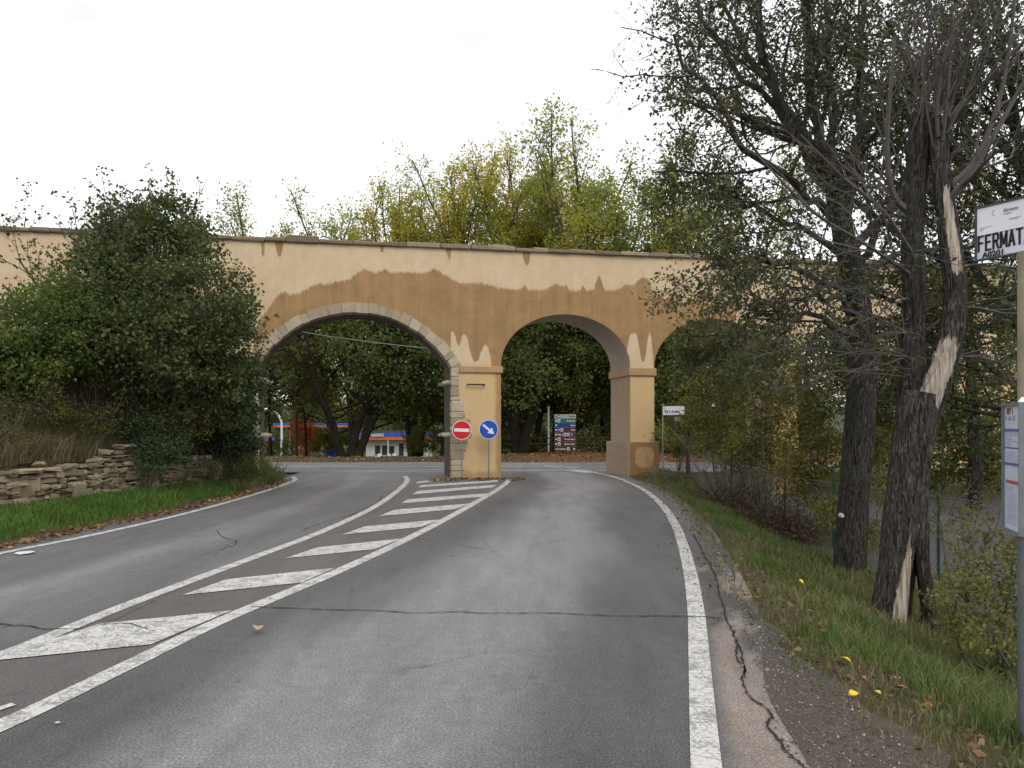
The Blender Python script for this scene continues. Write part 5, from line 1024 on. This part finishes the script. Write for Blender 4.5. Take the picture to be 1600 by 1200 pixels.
# ---------------------------------------------------------------- filling station, lamp, poles, wires
M['render_white'] = plain('render_white', (.52, .53, .52), .8, 0, .12, 1.2); M['fascia_blue'] = plain('fascia_blue', (.02, .10, .50), .5); M['fascia_orange'] = plain('fascia_orange', (.62, .13, .05), .5); M['roof_dark'] = plain('roof_dark', (.06, .06, .06), .8); M['glass'] = plain('window_glass', (.035, .04, .045), .15); M['orange_wall'] = plain('orange_wall', (.55, .21, .085), .8); M['lamp_white'] = plain('lamp_white', (.6, .61, .62), .5); M['wood'] = plain('pole_wood', (.13, .085, .04), .9, 0, .25, 8); M['banner'] = plain('banner', (.42, .40, .36), .7); M['plastic'] = plain('white_plastic', (.6, .6, .6), .5); M['bin_blue'] = plain('bin_blue', (.02, .09, .42), .5); M['cable'] = plain('cable', (.20, .19, .18), .6)
k = 94/F; gb = CH-(719-HY)*k; X0, X1 = PT(572, 94), PT(668, 94); w_ = X1-X0
st = thing('filling_station_hut', 'low white filling station hut with blue and orange fascia seen under the big arch', 'filling station', ((X0+X1)/2, 94, gb), 0)
Hh = (719-688)*k; m = MB(); m.box((0, 2.5, Hh/2-.2), (w_, 5, Hh+.4)); m.build('wall', M['render_white'], st)
m = MB(); m.box((0, 2.2, Hh+.66*1.0), (w_+1.3, 6.2, .42), 0, 0, 0, .02); m.build('blue_fascia', M['fascia_blue'], st); m = MB(); m.box((0, 2.2, Hh+.23), (w_+1.26, 6.16, .40), 0, 0, 0, .02); m.build('orange_fascia', M['fascia_orange'], st)
m = MB(); m.box((.4, 2.6, Hh+1.0), (w_-.6, 5, .26)); m.build('roof', M['roof_dark'], st); m = MB(); m.box((-w_/2+1.5, -.96, Hh+.62), (1.5, .08, .36)); m.build('signboard', M['banner'], st)
for (xx, ww, za, zb_) in [(590, 8, 696, 710), (601, 8, 696, 711), (612, 8, 697, 711), (647, 10, 698, 712)]:
    m = MB(); m.box((PT(xx, 94)-(X0+X1)/2, -.01, CH-((za+zb_)/2-HY)*k-gb), (ww*k, .06, (zb_-za)*k)); wn = m.build('window', M['glass'], st); m = MB(); m.box((PT(xx, 94)-(X0+X1)/2, -.05, CH-(zb_-HY)*k-gb-.03), (ww*k+.1, .1, .06)); m.build('sill', M['plastic'], wn)
m = MB(); m.box((PT(627, 94)-(X0+X1)/2, -.01, 1.0), (.55, .06, 2.0)); m.build('door', M['glass'], st)
for xx in (566, 606, 639):
    m = MB(); m.tube([(PT(xx, 93)-(X0+X1)/2, -.9, -.1), (PT(xx, 93)-(X0+X1)/2, -.9, Hh+.05)], .05, 6); m.build('post', M['lamp_white'], st)
m = MB(); m.tube([(PT(613, 94)-(X0+X1)/2, 1, Hh+1.0), (PT(613, 94)-(X0+X1)/2, 1, Hh+1.8)], .03, 6); m.build('antenna', M['roof_dark'], st)  # thin dark tube standing for the antenna on the hut roof
def chair(label, x, d):
    t = thing('plastic_chair', label, 'chair', (PT(x, d), d, gb), random.uniform(-1, 1), 'chairs outside the filling station hut')
    m = MB(); m.box((0, 0, .44), (.44, .42, .04)); m.build('seat', M['plastic'], t); m = MB(); m.box((0, .2, .66), (.44, .04, .42)); m.build('backrest', M['plastic'], t)
    for a_ in (-.19, .19):
        for b_ in (-.18, .18): m = MB(); m.tube([(a_, b_, .43), (a_*1.15, b_*1.15, 0)], .022, 5); m.build('leg', M['plastic'], t)
for x, lb in ((594, 'white plastic chair outside the left windows of the hut'), (606, 'white plastic chair before the middle windows of the hut'), (617, 'white plastic chair next to the hut door')): chair(lb, x, 91.5)
k = 105/F; ca = thing('station_canopy', 'flat blue and red edged pump canopy behind the red bush', 'canopy', (PT(491, 105), 105, gz(-26, 105))); cz = CH-(665-HY)*k-gz(-26, 105); w_ = 108*k
m = MB(); m.box((0, 0, cz+.16), (w_, 6, .26), 0, 0, 0, .02); m.build('blue_edge', M['fascia_blue'], ca); m = MB(); m.box((0, 0, cz-.10), (w_-.04, 5.96, .25), 0, 0, 0, .02); m.build('red_edge', M['fascia_orange'], ca)
for xx in (-w_*.35, w_*.35): m = MB(); m.tube([(xx, 0, -.2), (xx, 0, cz-.1)], .14, 8); m.build('column', M['lamp_white'], ca)
k = 90/F; ki = thing('kiosk', 'small orange kiosk with a blue edged roof by the left abutment', 'kiosk', (PT(402, 90), 90, gz(-29, 90))); hz = CH-(688-HY)*k-gz(-29, 90)
m = MB(); m.box((0, 0, hz/2-.1), (20*k, 2, hz+.2)); m.build('wall', M['orange_wall'], ki); m = MB(); m.box((.3, -.1, hz+.2), (36*k, 3, .24)); m.build('roof', M['fascia_blue'], ki); m = MB(); m.box((.3, -.1, hz+.03), (35*k, 2.9, .1)); m.build('roof_soffit', M['fascia_orange'], ki)
m = MB(); m.box((.1, -1.01, hz*.62), (.7, .04, .8)); m.build('window', M['glass'], ki)
k = 95/F; X = PT(440, 95); g0 = gz(X, 95); la = thing('street_lamp', 'tall white street lamp with a curved arm leaning left', 'street lamp', (X, 95, g0)); zt = CH-(640-HY)*k-g0
pts = [(0, 0, -.2), (0, 0, zt-2.0), (-.12, 0, zt-1.2), (-.55, 0, zt-.5), (-1.2, 0, zt-.1), (-1.6, 0, zt)]; m = MB(); C_ = crom(pts, 5); m.tube(C_, np.linspace(.15, .075, len(C_)), 8); m.build('pole', M['lamp_white'], la)
m = MB(); m.tube([(-1.5, 0, zt), (-1.8, 0, zt+.03), (-2.2, 0, zt-.02), (-2.35, 0, zt-.06)], [.10, .17, .15, .05], 8, 0, True); m.build('lamp_head', M['lamp_white'], la)
X = PT(463, 60); g0 = gz(X, 60); up = thing('utility_pole', 'brown wooden utility pole beside the red bush', 'utility pole', (X, 60, g0)); m = MB(); m.tube([(0, 0, -.3), (0, 0, 3), (.03, 0, CH-(598-HY)*60/F-g0)], [.15, .13, .10], 9, 0, True); m.build('pole', M['wood'], up)
m = MB(); m.tube([(-.2, -.12, CH-(628-HY)*60/F-g0), (.2, -.12, CH-(628-HY)*60/F-g0)], .04, 6, 0, True); m.build('crosspiece', M['wood'], up)
X = PT(857, 48); g0 = gz(X, 48); gp_ = thing('thin_pole', 'thin pale pole left of the stacked direction sign', 'pole', (X, 48, g0)); m = MB(); m.tube([(0, 0, -.2), (0, 0, CH-(635-HY)*48/F-g0)], .055, 8, 0, True); m.build('pole', M['lamp_white'], gp_)
def wire(label, pts, r): m = MB(); m.tube(crom(pts, 10), r, 4); return tag(m.build('overhead_wire', M['cable']), label, 'wire')
wire('overhead cable sagging across the view through the big arch', [px(200, 470, 44), px(440, 513, 42), px(560, 532, 41), px(700, 548, 40), px(748, 553, 39.6)], .022)
wire('thin wire running left from the utility pole', [px(463, 628, 60), px(430, 635, 56), px(395, 645, 52), px(200, 690-60, 45)], .02)
X = PT(517, 60); g0 = gz(X, 60); bn = thing('recycling_bin', 'blue recycling bin standing left of the forked tree', 'bin', (X, 60, g0)); m = MB(); m.box((0, 0, .5), (.75, .7, 1.0), 0, 0, 0, .06); m.build('body', M['bin_blue'], bn); m = MB(); m.box((0, 0, 1.04), (.8, .75, .1), 0, 0, 0, .04); m.build('lid', M['bin_blue'], bn)
# short stone post by the left abutment and a rail fence beyond the crossing
X, Y = PT(401, 22.6), 22.6; m = MB(); m.box((X, Y, .75), (.13, .13, 1.5), .1, 0, .006, .02); tag(m.build('stone_post', M['stone_pale']), 'short weathered stone post standing at the left abutment of the big arch', 'post')
M['wood_dark'] = plain('fence_wood', (.045, .036, .026), .9)
rf = thing('rail_fence', 'low wooden rail fence beyond the leaves behind the direction sign', 'fence', (PT(940, 47), 47, gz(4, 47))); 
for i in range(8): m = MB(); m.tube([((i-4)*1.5, .1*random.random(), -.2), ((i-4)*1.5, 0, .9)], .06, 7, 0, True); m.build('post', M['wood_dark'], rf)
for z in (.45, .8): m = MB(); m.tube([(-6.2, .06, z), (0, .05, z+.02), (5, .06, z)], .045, 6, 0, True); m.build('rail', M['wood_dark'], rf)
